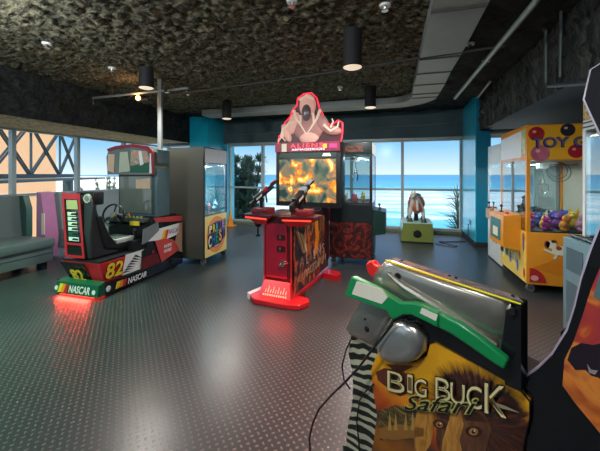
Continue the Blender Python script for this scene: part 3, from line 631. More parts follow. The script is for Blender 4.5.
# ------------------------------------------------------------------ crane cabinets
def caster(parent, x, y, r=.04):
    b = B(); b.cyl((x - .018, y, r), (x + .018, y, r), r, r, 18); b.m = 1
    b.box((x - .026, y - .03, r), (x - .02, y + .02, .10)); b.box((x + .02, y - .03, r), (x + .026, y + .02, .10)); b.box((x - .03, y - .035, .09), (x + .03, y + .035, .105))
    b.obj('caster', [mat('grey_rubber', (.10, .10, .10), .6), CH], parent)
def crane(name, label, loc, rz, W, D, H_, z0, z1, body, frame, head, glassm, sides=(True, True), inner=None, box=None, boxz=(.5, .92), boxm=None, foot=.10, cat='prize machine', boxd=.2, lamp=9):
    """front is local -y; returns root and the face helper"""
    t = thing(name, label, cat, loc, rz); w2 = W / 2
    B().box((-w2, 0, foot), (w2, D, z0), .006).obj('lower_cabinet', body, t)
    B().box((-w2, 0, z1), (w2, D, H_), .006).obj('head_box', head, t)
    p = .04
    for x in (-w2, w2 - p):
        for y in (0, D - p): B().box((x, y, z0), (x + p, y + p, z1)).obj('corner_post', frame, t, 0)
    B().box((-w2 + p, .004, z0), (w2 - p, .010, z1)).obj('front_glass', glassm, t, 0)
    for s_, on in ((-1, sides[0]), (1, sides[1])):
        x = s_ * (w2 - .006)
        B().box((x - .003, p, z0), (x + .003, D - p, z1)).obj('side_glass' if on else 'side_panel', GLC if on else body, t, 0)
    B().box((-w2 + p, D - .02, z0), (w2 - p, D - .005, z1)).obj('back_panel', inner or WHITE, t, 0)
    B().box((-w2 + .01, .02, z0 - .001), (w2 - .01, D - .01, z0 + .012)).obj('prize_floor', KM, t, 0)
    if lamp: lo = light('AREA', 'cabinet_lamp', (0, D * .3, z1 - .02), lamp, (.95, 1, 1), shape='RECTANGLE', size=W * .7, size_y=.08); lo.parent = t
    # claw on its carriage
    b = B(); zt = z1 - .03; b.tube([(-w2 + p, D * .45, zt), (w2 - p, D * .45, zt)], .01, 6); b.tube([(0, .05, zt - .02), (0, D - .05, zt - .02)], .01, 6)
    b.box((-.06, D * .45 - .06, zt - .07), (.06, D * .45 + .06, zt)); b.obj('claw_carriage', STEEL, t)
    b = B(); zc = z1 - .30; b.tube([(0, D * .45, zt - .06), (.02, D * .45, (zt + zc) / 2), (0, D * .45, zc + .05)], .006, 6); b.cyl((0, D * .45, zc), (0, D * .45, zc + .06), .03, .02, 12)
    for a_ in (90, 210, 330):
        d_ = V((math.cos(R(a_)), math.sin(R(a_)), 0)); c_ = V((0, D * .45, zc)); b.tube([c_, c_ + d_ * .07 + V((0, 0, -.02)), c_ + d_ * .06 + V((0, 0, -.10)), c_ + d_ * .02 + V((0, 0, -.13))], .007, 6)
    b.obj('claw', CH, t)
    for x in (-w2 + .06, w2 - .04):
        for y in (.05, D - .06): caster(t, x, y, .045)
    if box:
        x0, x1 = box; zb, zt_ = boxz; bb = B(); bb.prism([(-boxd, zb), (0, zb - .04), (0, zt_ + .03), (-boxd, zt_)], 'x', x0, x1); cb = bb.obj('control_box', boxm or body, t, 0)
        b = B(); b.cyl(((x0 * .7 + x1 * .3), -boxd * .5, zt_), ((x0 * .7 + x1 * .3), -boxd * .5, zt_ + .03), .03, .025, 14); b.tube([((x0 * .7 + x1 * .3), -boxd * .5, zt_ + .02), ((x0 * .7 + x1 * .3), -boxd * .5, zt_ + .09)], .008, 6)
        b.ell(((x0 * .7 + x1 * .3), -boxd * .5, zt_ + .10), (.02, .02, .022), 12); b.obj('joystick', K, cb)
        b = B(); b.cyl(((x0 * .3 + x1 * .7), -boxd * .5, zt_ + .005), ((x0 * .3 + x1 * .7), -boxd * .5, zt_ + .035), .025, .022, 14); b.obj('button', RED, cb)
    return t
# prize chest cabinet (front to +x)
t = crane('prize_cabinet', 'tall dark prize cabinet with yellow CHEST artwork beside the racing game', (-2.89, 4.77, 0), R(90), .72, .67, 1.88, .78, 1.62, KM, mat('navy_frame', (.02, .03, .06), .4), K, GLC, (False, True), mat('pale_blue_lining', (.40, .75, .85), .4), foot=.09, lamp=32)
sidem = mat('dark_olive_laminate', (.052, .054, .045), .32, bump=(3, .2, .02))
decal('side_laminate', [(-.66, .10), (-.01, .10), (-.01, 1.87), (-.66, 1.87)], sidem, t, (-.361, 0, 0), FACE['-x'], t=.004)
decal('head_front', [(-.335, 1.63), (.335, 1.63), (.335, 1.86), (-.335, 1.86)], mat('pale_lilac_board', (.75, .72, .74), .4), t, (0, 0, 0), (1, 0, 0), t=.006)
fr = decal('front_artwork', [(-.335, .11), (.335, .11), (.335, .77), (-.335, .77)], mat('pale_yellow_print', (.78, .62, .22), .35), t, (0, 0, 0), (1, 0, 0), t=.006)
def ring_decal(name, cx, cz, r0, r1, m, par, y, n=28, a0=0, a1=360, sx=1):
    b = B(); 
    for i in range(n):
        A0, A1 = R(a0 + (a1 - a0) * i / n), R(a0 + (a1 - a0) * (i + 1) / n)
        f = lambda r, a: (cx + r * math.cos(a) * sx, cz + r * math.sin(a))
        b.prism([f(r0, A0), f(r1, A0), f(r1, A1), f(r0, A1)], 'y', y, y - .003)
    bmesh.ops.remove_doubles(b.bm, verts=b.bm.verts, dist=.0001)
    return b.obj(name, m, par, 0)
ring_decal('orange_ring', 0, .44, .22, .30, mat('orange_ring_print', (.75, .28, .05), .4), fr, -.007)
ring_decal('violet_ring', 0, .44, .205, .222, PURP, fr, -.008)
tc_ = [CREAM, YEL, TEAL, PURP, mat('lilac_print', (.55, .25, .55), .4)]
bk_ = decal('letter_block', [(-.25, .47), (.29, .53), (.29, .67), (-.25, .61)], K, fr, (0, -.008, 0), (1, 0, 0), t=.004)
for i, ch in enumerate('PRIZE'): text(ch, tc_[i], fr, (-.23 + i * .105 - (.02 if i > 2 else 0), -.012, .485 + i * .011), (1, 0, .1), UP, .04 if ch == 'I' else .08, .12, .03, lift=.003)
bk_ = decal('letter_block', [(-.27, .23), (-.1, .25), (.1, .27), (.28, .36), (.28, .52), (-.27, .46)], K, fr, (0, -.008, 0), (1, 0, 0), t=.004)
cc = [CREAM, BLUEP, GRN, mat('salmon_print', (.8, .3, .2), .4), BLUEP]
for i, ch in enumerate('CHEST'): text(ch, cc[i], fr, (-.255 + i * .107, -.012, .25 + i * .018), (1, 0, .1), UP, .085, .19, .03, lift=.003)
# ------------------------------------------------------------------ soft toys
def plush(label, P, c, s=.09, kind=0, rz=0, group='soft toys in the orange toy cabinet', tilt=0, c2=None):
    t = thing('soft_toy', label, 'soft toy', P, rz, group); m = mat('plush_%d_%d_%d' % tuple(int(v * 99) for v in c), c, .95, bump=(60, .6, .01)); t.rotation_euler = (tilt, 0, rz)
    c2 = c2 or tuple(min(1, v * 1.5 + .1) for v in c); m2 = mat('plush_%d_%d_%d' % tuple(int(v * 99) for v in c2), c2, .95)
    b = B(); b.ell((0, 0, s * .9), (s * .8, s * .7, s * .9), 14)
    if kind == 0:
        for x in (-1, 1): b.ell((x * s * .75, -s * .3, s * .3), (s * .35, s * .55, s * .32), 10); b.ell((x * s * .85, -s * .2, s * 1.15), (s * .28, s * .35, s * .5), 10)
    b.obj('body', m, t)
    b = B(); b.ell((0, -s * .1, s * 2.1), (s * .72, s * .66, s * .65), 14)
    for x in (-1, 1): b.ell((x * s * .5, 0, s * (2.65 if kind == 0 else 2.8)), (s * .24, s * .14, s * (.26 if kind == 0 else .6)), 8)
    b.obj('head', m, t)
    b = B(); b.ell((0, -s * .7, s * 1.95), (s * .32, s * .26, s * .24), 10); b.obj('muzzle', m2, t)
    b = B(); 
    for x in (-1, 1): b.ell((x * s * .26, -s * .66, s * 2.25), (s * .09, s * .07, s * .1), 8)
    b.obj('eyes', K, t)
    return t
cx_, cy_ = -2.89, 4.77
plush('orange soft toy standing behind the glass of the dark prize cabinet', (-3.02, 4.52, .80), (.85, .22, .02), .075, 0, R(90), 'prizes in the dark prize cabinet')
plush('dark teal soft toy beside the orange one in the dark prize cabinet', (-3.04, 4.70, .80), (.02, .12, .14), .06, 1, R(80), 'prizes in the dark prize cabinet')
plush('pink soft toy in the middle of the dark prize cabinet', (-3.10, 4.84, .80), (.6, .2, .3), .055, 0, R(100), 'prizes in the dark prize cabinet')
plush('pale blue soft toy at the far side of the dark prize cabinet', (-3.06, 5.0, .80), (.3, .55, .7), .06, 1, R(95), 'prizes in the dark prize cabinet')
t = thing('traffic_cone', 'small orange cone on the floor by the window beyond the prize cabinet', 'cone', (-4.40, 8.0, 0))
b = B(); b.box((-.13, -.13, 0), (.13, .13, .02), .004); b.obj('base', ORG, t); b = B(); b.cyl((0, 0, .02), (0, 0, .42), .09, .02, 20); b.obj('cone_body', ORG, t)
# black and red cabinet behind the gun game (front to +x)
RA = art('red_skull_art', [(.35, (.012, .012, .014)), (.5, (.06, .012, .012)), (.56, (.30, .03, .02)), (.62, (.12, .015, .01)), (.8, (.02, .012, .012))], 5, .35, 6, 2.5)
t = crane('black_prize_cabinet', 'black prize cabinet with dark red artwork behind the gun game', (-.34, 5.55, 0), R(90), .9, .68, 1.95, .98, 1.76, K, K, mat('dark_teal_board', (.02, .05, .055), .4), GLC, (True, True), K, (-.42, .1), (.52, .86), mat('dark_green_metal', (.015, .06, .05), .4, .3), foot=.11)
bp_ = [o for o in t.children if o.name.startswith('back_panel')][0]; bp_.data.materials[0] = GLC
lx = -.451
decal('side_artwork', [(-.67, .12), (-.01, .12), (-.01, .68), (-.67, .68)], RA, t, (lx, 0, 0), FACE['-x'], t=.004)
decal('side_band', [(-.67, .69), (-.01, .69), (-.01, .96), (-.67, .96)], mat('navy_band', (.015, .025, .03), .3), t, (lx, 0, 0), FACE['-x'], t=.006)
decal('red_edge', [(-.68, .69), (-.66, .69), (-.66, .97), (-.68, .97)], mat('dark_red_edge', (.2, .01, .03), .4), t, (lx - .006, 0, 0), FACE['-x'], t=.003)
decal('head_artwork', [(-.60, 1.80), (-.14, 1.80), (-.14, 1.90), (-.60, 1.90)], art('head_red_art', [(.35, (.02, .04, .04)), (.5, (.25, .10, .06)), (.6, (.5, .12, .06)), (.75, (.1, .08, .05))], 18, .4), t, (lx, 0, 0), FACE['-x'], t=.004)
decal('head_front', [(-.44, 1.77), (.44, 1.77), (.44, 1.94), (-.44, 1.94)], emitm('glowing_cream_board', (.75, .72, .62), .8), t, (0, 0, 0), (1, 0, 0), t=.006)  # emission added so the head board looks brightly lit
for i, (x, y, c, nm) in enumerate([(-.62, 5.25, (.5, .12, .1), 'red'), (-.78, 5.3, (.6, .55, .5), 'cream'), (-.9, 5.24, (.15, .25, .4), 'blue'), (-.5, 5.35, (.6, .4, .1), 'tan'), (-.7, 5.6, (.4, .1, .3), 'magenta'), (-.55, 5.75, (.1, .3, .2), 'green')]):
    plush('small %s soft toy lying in the black prize cabinet' % nm, (x, y, .995), c, .045, i % 2, R(20 * i), 'prizes in the black prize cabinet')
# orange toy cabinet (front to -x)
t = crane('toy_cabinet', 'orange and yellow toy prize cabinet lettered TOY G on its head', (1.55, 5.06, 0), R(-90), 1.0, .8, 2.05, .74, 1.62, mat('orange_laminate', (.80, .30, .02), .3, coat=.2), mat('orange_laminate'), mat('orange_laminate'), GLR, (True, True), mat('beige_lining', (.55, .52, .42), .5), (-.30, .32), (.50, .90), mat('orange_laminate'), foot=.10, boxd=.20)
lx = .501; rr_ = FACE['+x']
bigball = art('ball_print', [(.35, (.30, .015, .02)), (.65, (.55, .03, .03))], 3, .25)
hs = decal('side_head_artwork', [(.02, 1.63), (.78, 1.63), (.78, 2.03), (.02, 2.03)], mat('amber_print', (.85, .42, .02), .3), t, (lx, 0, 0), rr_, t=.004)
def ball(cx, cz, r, m, par, x=lx + .004, a0=0, a1=360, n=26):
    pts = ring_pts(cx, cz, r, r, n, a0, a1)
    if a1 - a0 < 360: pts = [(cx, cz)] + pts
    o = decal('ball_picture', pts, m, par, (x, 0, 0), rr_, t=.003)
    decal('ball_shine', ring_pts(cx + (r * .3 if a1 - a0 < 360 else -r * .25), cz + r * .3, r * .25, r * .2, 12), mat('ball_shine_print', (.75, .35, .35), .3), par, (x + .003, 0, 0), rr_, t=.001)
ball(.10, 1.94, .085, bigball, hs); ball(.14, 1.70, .10, art('mauve_ball', [(.35, (.35, .05, .12)), (.65, (.55, .15, .2))], 3, .25), hs); ball(.42, 1.975, .075, mat('black_ball_print', (.03, .03, .04), .25), hs); ball(.50, 1.72, .08, REDP, hs)
text('TOY G', mat('navy_letter', (.015, .015, .09), .3), hs, (lx + .008, .05, 1.765), rr_, UP, .55, .13, .045, lift=.0)
text('TOY G', mat('violet_letter', (.16, .13, .30), .3), hs, (lx + .010, .07, 1.78), rr_, UP, .52, .105, .0, .003)
lowm = [o for o in t.children if o.name.startswith('lower_cabinet')][0]
for sg in ((.10, .20, .55, .60), (.10, .25, .62, .5)):
    pass
decal('floor_wedge_print', [(.05, .30), (.35, .22), (.70, .50), (.70, .62)], mat('deep_orange_print', (.70, .22, .015), .35), lowm, (lx, 0, 0), rr_, t=.002)
ball(.0 + .03, .13, .17, bigball, lowm, lx + .003, 0, 90); decal('ball_picture', ring_pts(.66, .30, .035), RED, lowm, (lx + .003, 0, 0), rr_)
# dog picture
dg = decal('dog_picture', ring_pts(.36, .53, .10, .055, 20), CREAM, lowm, (lx + .003, 0, 0), rr_); 
BR = mat('brown_print', (.28, .07, .04), .4)
for nm, pts, m_ in (('dog_head', ring_pts(.25, .60, .055, .05, 16), CREAM), ('dog_ear', ring_pts(.21, .60, .03, .045, 12), BR), ('dog_ear', ring_pts(.28, .64, .03, .02, 12), BR), ('dog_patch', ring_pts(.33, .56, .03, .025, 12), BR), ('dog_patch', ring_pts(.42, .52, .035, .03, 12), BR),
                    ('dog_leg', [(.30, .50), (.18, .55), (.17, .53), (.30, .47)], CREAM), ('dog_leg', [(.30, .50), (.33, .50), (.30, .43), (.27, .43)], CREAM), ('dog_leg', [(.38, .49), (.43, .49), (.44, .42), (.40, .42)], CREAM), ('dog_leg', [(.42, .50), (.46, .52), (.48, .46), (.46, .44)], CREAM), ('dog_tail', [(.45, .55), (.50, .60), (.485, .61), (.44, .57)], BR), ('dog_eye', ring_pts(.235, .615, .008, .01, 8), K)):
    decal(nm, pts, m_, dg, (lx + .006, 0, 0), rr_, t=.0015)
hf = decal('front_head_board', [(-.46, 1.66), (.34, 1.66), (.34, 2.0), (-.46, 1.96)], WHITE, t, (0, 0, 0), (1, 0, 0), t=.008)
decal('front_head_print', [(.35, 1.70), (.48, 1.70), (.48, 2.02), (.35, 2.02)], art('confetti_print', [(.3, (.05, .12, .4)), (.45, (.8, .6, .1)), (.6, (.1, .35, .15)), (.75, (.6, .1, .1))], 20), t, (0, 0, 0), (1, 0, 0), t=.006)
lf = decal('front_lower_print', [(-.49, .11), (.49, .11), (.49, .73), (-.49, .73)], mat('yellow_front_print', (.82, .58, .10), .35), t, (0, 0, 0), (1, 0, 0), t=.006)
for i, (x, z, rx_, rz_, c) in enumerate([(.42, .60, .03, .12, PURP), (.45, .66, .03, .05, ORG), (.44, .22, .03, .06, RED), (-.05, .30, .03, .08, BLUEP), (.1, .33, .035, .07, WHITE), (-.2, .36, .05, .07, GRN), (.22, .26, .03, .08, BLUEP), (.30, .40, .02, .05, REDP), (-.33, .30, .03, .07, WHITE)]):
    decal('toy_print', ring_pts(x, z, rx_, rz_, 14), c, lf, (0, -.006, 0), (1, 0, 0))
decal('prize_door', [(-.45, .30), (-.34, .30), (-.34, .48), (-.45, .48)], K, lf, (0, -.006, 0), (1, 0, 0), t=.008)
b = B(); b.box((-.02, -.008, .74), (.02, .012, 1.62)); b.obj('glass_mullion', STEEL, t, 0)
cb = [o for o in t.children if o.name.startswith('control_box')][0]
decal('control_label', [(-.24, .56), (.20, .56), (.20, .84), (-.24, .84)], mat('teal_label', (.03, .16, .16), .4), cb, (0, -.20, 0), (1, 0, 0), t=.004)
decal('control_label', [(-.12, .60), (.1, .60), (.1, .72), (-.12, .72)], CREAM, cb, (0, -.204, 0), (1, 0, 0), t=.003)
toys = [(.40, .08, 'purple rabbit-eared', (.28, .08, .40), 1), (.27, .08, 'pink', (.62, .18, .30), 0), (.13, .08, 'yellow', (.85, .50, .05), 0), (.0, .08, 'red and white', (.65, .06, .05), 0), (-.13, .09, 'navy blue', (.03, .05, .25), 1), (-.26, .09, 'light green', (.3, .5, .15), 0),
        (.40, .24, 'magenta', (.50, .05, .30), 0), (.26, .25, 'golden yellow', (.90, .55, .03), 0), (.12, .25, 'blue', (.06, .10, .38), 1), (-.02, .25, 'crimson', (.45, .03, .06), 0), (-.16, .26, 'teal', (.03, .25, .30), 1),
        (.38, .42, 'orange', (.80, .28, .03), 0), (.24, .42, 'violet', (.20, .08, .42), 1), (.10, .43, 'dark blue', (.05, .07, .30), 0), (-.05, .44, 'cream', (.7, .62, .45), 0), (.36, .60, 'dusty pink', (.55, .25, .35), 0), (.20, .60, 'mustard', (.65, .42, .05), 1), (.05, .60, 'royal blue', (.04, .12, .5), 0)]
for i, (x, y, nm, c, kd) in enumerate(toys):
    row = int(y / .17); s_ = (.047, .06, .07, .078)[min(row, 3)]
    plush('%s soft toy in the orange toy cabinet' % nm, (1.55 + y, 5.06 - x, .762), c, s_, kd, R(-40 + 31 * (i % 4)), tilt=R(-14 + 9 * (i % 4)))
tag(decal('notice_paper', [(0, 0), (.13, 0), (.13, .11), (0, .11)], WHITE, None, (1.67, 4.572, 1.06), (1, 0, 0)), 'white paper notice behind the side glass of the orange toy cabinet', 'notice')
b = B()
for i in range(3): b.torus((.02 * i, 0, -.11 - .02 * i), (.5 * i - .3, 1, 0), .09 + .015 * i, .004, 24, 6)
o = b.obj('coiled_cable', K, None, 35, (1.95, 4.82, 1.62)); tag(o, 'loops of black cable hanging behind the glass of the orange toy cabinet', 'cable')
# white cabinet beyond it
t = crane('white_prize_cabinet', 'white prize cabinet beyond the orange toy cabinet, nearest to the blue pier', (1.58, 6.0, 0), R(-90), .78, .74, 1.93, .88, 1.62, WHITE, WHITE, mat('pale_head', (.6, .66, .64), .4), GLR, (True, True), mat('pale_lining', (.5, .55, .55), .5), (-.28, -.02), (.70, .86), mat('tan_box', (.45, .25, .10), .4), foot=.02, boxd=.06)
decal('price_card', [(-.1, .32), (.12, .32), (.12, .66), (-.1, .66)], art('red_white_card', [(.4, (.7, .68, .66)), (.55, (.5, .1, .08)), (.7, (.7, .68, .66))], 16), t, (0, 0, 0), (1, 0, 0), t=.006)
for i, (x, c, nm) in enumerate([(1.75, (.7, .7, .65), 'white'), (1.85, (.1, .3, .5), 'blue'), (2.0, (.6, .2, .15), 'red')]): plush('%s soft toy in the white prize cabinet' % nm, (x, 5.85 + .15 * i, .895), c, .07, i % 2, R(-90), 'prizes in the white prize cabinet')
# pale cabinet at the right edge
PB = mat('pale_blue_metal', (.16, .27, .30), .4, .2)
t = crane('glass_prize_cabinet', 'white framed glass prize cabinet with a pale blue base at the right edge', (1.63, 3.08, 0), R(-90), .86, .7, 1.93, .88, 1.84, PB, WHITE, WHITE, GLR, (True, True), mat('pale_lining'), None, foot=.03)
b = B(); b.box((-.43, -.15, .04), (.43, 0, .88), .01); cs = b.obj('coin_console', PB, t)
for x0, x1, a_, c_ in ((-.36, -.1, .6, .8), (-.02, .3, .2, .5), (-.36, -.1, .12, .5)): decal('console_recess', [(x0, a_), (x1, a_), (x1, c_), (x0, c_)], mat('deep_blue_grey', (.07, .12, .14), .4), cs, (0, -.15, 0), (1, 0, 0), t=.004)
b = B()
for i in range(5): b.box((-.40 + i * .09, -.11, .88), (-.34 + i * .09, -.03, .905), .004)
b.m = 1; b.tube([(-.40, -.12, .905), (.3, -.12, .905)], .008, 6); b.obj('console_buttons', [K, CH], cs)
for zz in (1.86, 1.90): decal('black_line', [(-.43, zz), (.43, zz), (.43, zz + .012), (-.43, zz + .012)], K, t, (0, -.0, 0), (1, 0, 0), t=.004)
b = B(); b.box((-.42, 0, 1.93), (-.08, .05, 2.10)); o = b.obj('ornate_sign', art('ornate_print', [(.35, (.10, .05, .02)), (.5, (.65, .4, .05)), (.6, (.7, .65, .5)), (.75, (.3, .1, .05))], 26), t, 0)
for i, (y, c, nm) in enumerate([(3.3, (.1, .12, .2), 'navy'), (3.1, (.5, .5, .45), 'cream'), (2.9, (.5, .1, .1), 'red')]): plush('%s soft toy in the glass prize cabinet at the right edge' % nm, (1.9, y, .895), c, .06, i % 2, R(-90), 'prizes in the glass prize cabinet')

# ------------------------------------------------------------------ alien gun game
t = thing('shooting_arcade_game', 'red and black two-gun shooting arcade game with a lit screen and glowing red topper', 'arcade game', (-1.29, 3.45, 0), R(-7))
w2 = .185
b = B(); b.poly([(-w2, 0, .20), (w2 - .02, 0, .20), (w2 + .02, 1.25, .20), (-w2, 1.25, .20)], [(-w2, 0, .945), (w2 - .02, 0, .945), (w2 + .02, 1.25, .945), (-w2, 1.25, .945)]); b.m = 1
b.obj('pedestal', [mat('maroon_black', (.05, .008, .01), .3)], t, 0)
fp = decal('coin_door', [(-.15, .26), (.12, .26), (.12, .88), (-.15, .88)], mat('dark_red_door', (.26, .008, .03), .3, coat=.3), t, (0, 0, 0), (1, 0, 0), t=.012)
for z_ in (.70, .57): decal('coin_slot', [(.0, z_), (.10, z_), (.10, z_ + .06), (.0, z_ + .06)], K, fp, (0, -.012, 0), (1, 0, 0), t=.01); decal('coin_slot_light', [(.03, z_ + .015), (.05, z_ + .015), (.05, z_ + .045), (.03, z_ + .045)], mat('dim_red', (.3, .03, .02), .4), fp, (0, -.022, 0), (1, 0, 0), t=.002)
b = B(); b.cyl((.08, -.01, .44), (.08, -.03, .44), .035, .03, 16); b.box((.03, -.035, .40), (.10, -.012, .43), .004); b.tube([(.08, -.03, .44), (.15, -.05, .46)], .012, 6); b.obj('door_lock', CH, fp)
for x_ in (-w2, w2 - .025): decal('red_edge_trim', [(x_, .20), (x_ + .022, .20), (x_ + .022, .945), (x_, .945)], mat('dull_red_trim', (.30, .02, .03), .35), t, (0, 0, 0), (1, 0, 0), t=.006)
# sloping foot grille
b = B(); b.poly([(-w2 + .01, -.0, .22), (w2 - .03, 0, .22), (w2 - .03, .5, .22), (-w2 + .01, .5, .22)], [(-w2 - .02, -.10, .05), (w2 + .02, -.10, .05), (w2 + .02, .5, .05), (-w2 - .02, .5, .05)])
ft = b.obj('foot_grille', REDP, t, 0); uu = V((0, .10, .17))
for i in range(9): decal('vent_slot', [(-.13 + i * .032, .06), (-.118 + i * .032, .06), (-.116 + i * .032, .10 + .03 * (i % 2)), (-.124 + i * .032, .10 + .03 * (i % 2))], CREAM, ft, (0, -.10, .05), (1, 0, 0), uu, .003)
for i in range(11): decal('vent_slot', [(-.15 + i * .028, .025), (-.132 + i * .028, .025), (-.132 + i * .028, .045), (-.15 + i * .028, .045)], CREAM, ft, (0, -.10, .05), (1, 0, 0), uu, .003)
lo = light('AREA', 'foot_glow_lamp', (-.0, -.05, .30), 1.3, (1, .03, .02), (R(-25), 0, 0), shape='RECTANGLE', size=.4, size_y=.03); lo.parent = t
b = B(); b.prism([(-.30, -.12), (-.20, -.20), (.20, -.20), (.34, -.16), (.40, -.02), (.36, .06), (.20, .10), (.20, 1.3), (-.20, 1.3), (-.20, .12), (-.30, .0)], 'z', .0, .06)
o = b.obj('base_plate', REDP, t, 0); bv = o.modifiers.new('b', 'BEVEL'); bv.width = .012; bv.segments = 2
b = B(); b.prism([(.22, .95), (.42, .90), (.46, 1.0), (.40, 1.12), (.22, 1.15)], 'z', .0, .07); b.obj('rear_foot', REDP, t, 0)
b = B(); b.prism([(-.30, -.12), (-.36, -.08), (-.30, .2), (-.24, .2)], 'z', .0, .065); b.obj('foot_trim', WHITE, t, 0)
# side art
sa = decal('side_artwork', [(.02, .08), (1.22, .10), (1.22, .86), (.02, .90)], art('battle_art', [(.30, (.008, .008, .012)), (.48, (.04, .03, .03)), (.55, (.30, .08, .03)), (.60, (.60, .22, .04)), (.66, (.10, .05, .05)), (.85, (.01, .01, .015))], 5, .3, 6, 3, stretch=(1, 1, .5)), t, (w2 + .006, 0, 0), FACE['+x'], t=.008)
sa.location.x += .0
decal('fire_streak', [(.62, .35), (.70, .62), (.66, .85), (.78, .86), (.82, .6), (.74, .40)], ORG, sa, (w2 + .014, 0, 0), FACE['+x']); decal('fire_streak', [(.36, .42), (.42, .60), (.40, .80), (.48, .66), (.50, .45)], mat('ember_print', (.60, .10, .02), .4), sa, (w2 + .014, 0, 0), FACE['+x'])
for i in range(5): decal('rifle_streak', [(.06 + i * .05, .80 - i * .02), (.09 + i * .05, .80 - i * .02), (.28 + i * .04, .50), (.26 + i * .04, .49)], CREAM if i % 2 else ORG, sa, (w2 + .014, 0, 0), FACE['+x'])
text('ALIENS', mat('dull_white_letter', (.35, .35, .38), .4), sa, (w2 + .016, .18, .34), FACE['+x'], UP, .85, .13, -.01, space=1.6)
text('ARMAGEDDON', mat('dull_cream_letter', (.38, .30, .2), .4), sa, (w2 + .016, .10, .17), V((0, 1, .04)), UP, 1.0, .10, .0)
# control deck with two wings and guns
b = B(); b.box((-.24, -.02, .945), (.24, .55, .985), .01); b.obj('control_deck', mat('maroon_black'), t)
def wing(sg):
    b = B(); b.poly([(sg * .08, -.10, .95), (sg * .44, -.02, .95), (sg * .46, .22, .95), (sg * .10, .34, .95)], [(sg * .14, -.02, .86), (sg * .30, .02, .86), (sg * .32, .2, .86), (sg * .14, .26, .86)])
    wg = b.obj('deck_wing', REDP, t, 0)
    b = B(); b.poly([(sg * .05, -.11, .975), (sg * .45, -.03, .975), (sg * .47, .23, .975), (sg * .10, .35, .975)], [(sg * .05, -.11, .95), (sg * .45, -.03, .95), (sg * .47, .23, .95), (sg * .10, .35, .95)]); b.obj('wing_top', mat('maroon_black'), wg, 0)
    b = B(); b.tube([(sg * .10, -.085, .935), (sg * .42, -.025, .935)], .009, 6); b.obj('glow_line', emitm('hot_red_line', (1, .05, .03), 1.8), wg)
    b = B(); b.box((sg * .26 - .11, .02, .975), (sg * .26 + .11, .22, 1.045), .015); b.obj('gun_base', mat('dark_maroon', (.14, .01, .015), .35), wg)
def machine_gun(px, py, rz, tint, nm):
    g = bpy.data.objects.new('mounted_gun', None); col.objects.link(g); g.parent = t; g.location = (px, py, 1.045); g.rotation_euler = (0, 0, rz); g.scale = (1.5, .5, 1.15); g['label'] = nm
    # gun axis local +y is the muzzle
    b = B(); b.cyl((0, 0, 0), (0, 0, .07), .03, .022, 14); b.box((-.02, -.03, .06), (.02, .03, .10)); b.obj('swivel', K, g)
    M_ = Matrix.Rotation(R(20), 3, 'X')
    def T(bb):
        for v in bb.bm.verts: v.co = M_ @ v.co + V((0, 0, .14))
        return bb
    b = B(); b.box((-.032, -.22, -.035), (.032, .12, .045), .012); b.box((-.02, -.34, -.05), (.02, -.22, .02), .008); T(b).obj('gun_body', K, g)
    b = B(); b.cyl((0, .12, .012), (0, .36, .012), .018, .016, 14); b.cyl((0, .12, -.02), (0, .28, -.02), .014, .014, 10); b.cyl((0, .34, .012), (0, .39, .012), .024, .024, 12); T(b).obj('gun_barrel', K, g)
    b = B(); b.box((-.015, -.10, -.14), (.015, -.05, -.03), .006); b.box((-.015, .05, -.12), (.015, .09, -.03), .006); T(b).obj('gun_grip', K, g)
    b = B(); b.box((-.034, .02, .0), (.034, .12, .05), .01); b.box((-.026, .20, .03), (.026, .34, .045), .004); T(b).obj('gun_shroud', tint, g)
    b = B(); b.box((-.035, -.16, -.01), (.035, -.02, .012)); T(b).obj('pale_stripe', mat('gun_cream', (.5, .47, .38), .4), g)
wing(-1); wing(1)
machine_gun(-.27, .12, R(-58), REDP, 'black and red gun on the left wing'); machine_gun(.24, .12, R(-25), mat('gun_grey_blue', (.35, .42, .48), .35, .5), 'black and pale grey gun on the right wing')
b = B(); b.cyl((-.36, .16, .80), (-.36, .16, .86), .035, .05, 14); b.tube([(-.36, .16, .80), (-.36, .16, .70)], .012, 6); b.cyl((-.36, .16, .68), (-.36, .16, .70), .03, .03, 12); b.obj('hanging_holster', K, t)
# monitor tower
mx0, mx1 = -.53, .46
b = B(); b.box((mx0, .96, .98), (mx1, 1.20, 1.90), .008); tw = b.obj('monitor_tower', K, t)
b = B(); b.box((-.2, .9, .945), (.2, 1.25, .985)); b.obj('tower_neck', K, t)
SCR = art('battle_screen', [(.32, (.015, .03, .03)), (.42, (.06, .09, .06)), (.49, (.16, .12, .07)), (.54, (.45, .14, .02)), (.59, (.90, .36, .04)), (.64, (1, .72, .28)), (.70, (.40, .10, .03)), (.80, (.12, .10, .07))], 5.5, .25, 9, .7, emit=.9)
decal('screen', [(mx0 + .06, 1.05), (mx1 - .06, 1.05), (mx1 - .06, 1.66), (mx0 + .06, 1.66)], SCR, tw, (0, .96, 0), (1, 0, 0), t=.004)
for i, (x0, x1) in enumerate(((-.15, .12), (.14, .3))):
    pass
decal('screen_header', [(mx0 + .06, 1.69), (mx1 - .06, 1.69), (mx1 - .06, 1.76), (mx0 + .06, 1.76)], mat('dark_green_header', (.015, .05, .035), .3), tw, (0, .96, 0), (1, 0, 0), t=.004)
decal('lit_badge', [(.20, 1.70), (.33, 1.70), (.31, 1.74), (.22, 1.74)], emitm('pale_badge', (.6, .75, .5), .9), tw, (0, .955, 0), (1, 0, 0), t=.003)
mq = decal('marquee', [(mx0, 1.77), (mx1, 1.77), (mx1, 1.90), (mx0, 1.90)], emitm('marquee_maroon', (.16, .01, .03), .8), tw, (0, .95, 0), (1, 0, 0), t=.02)
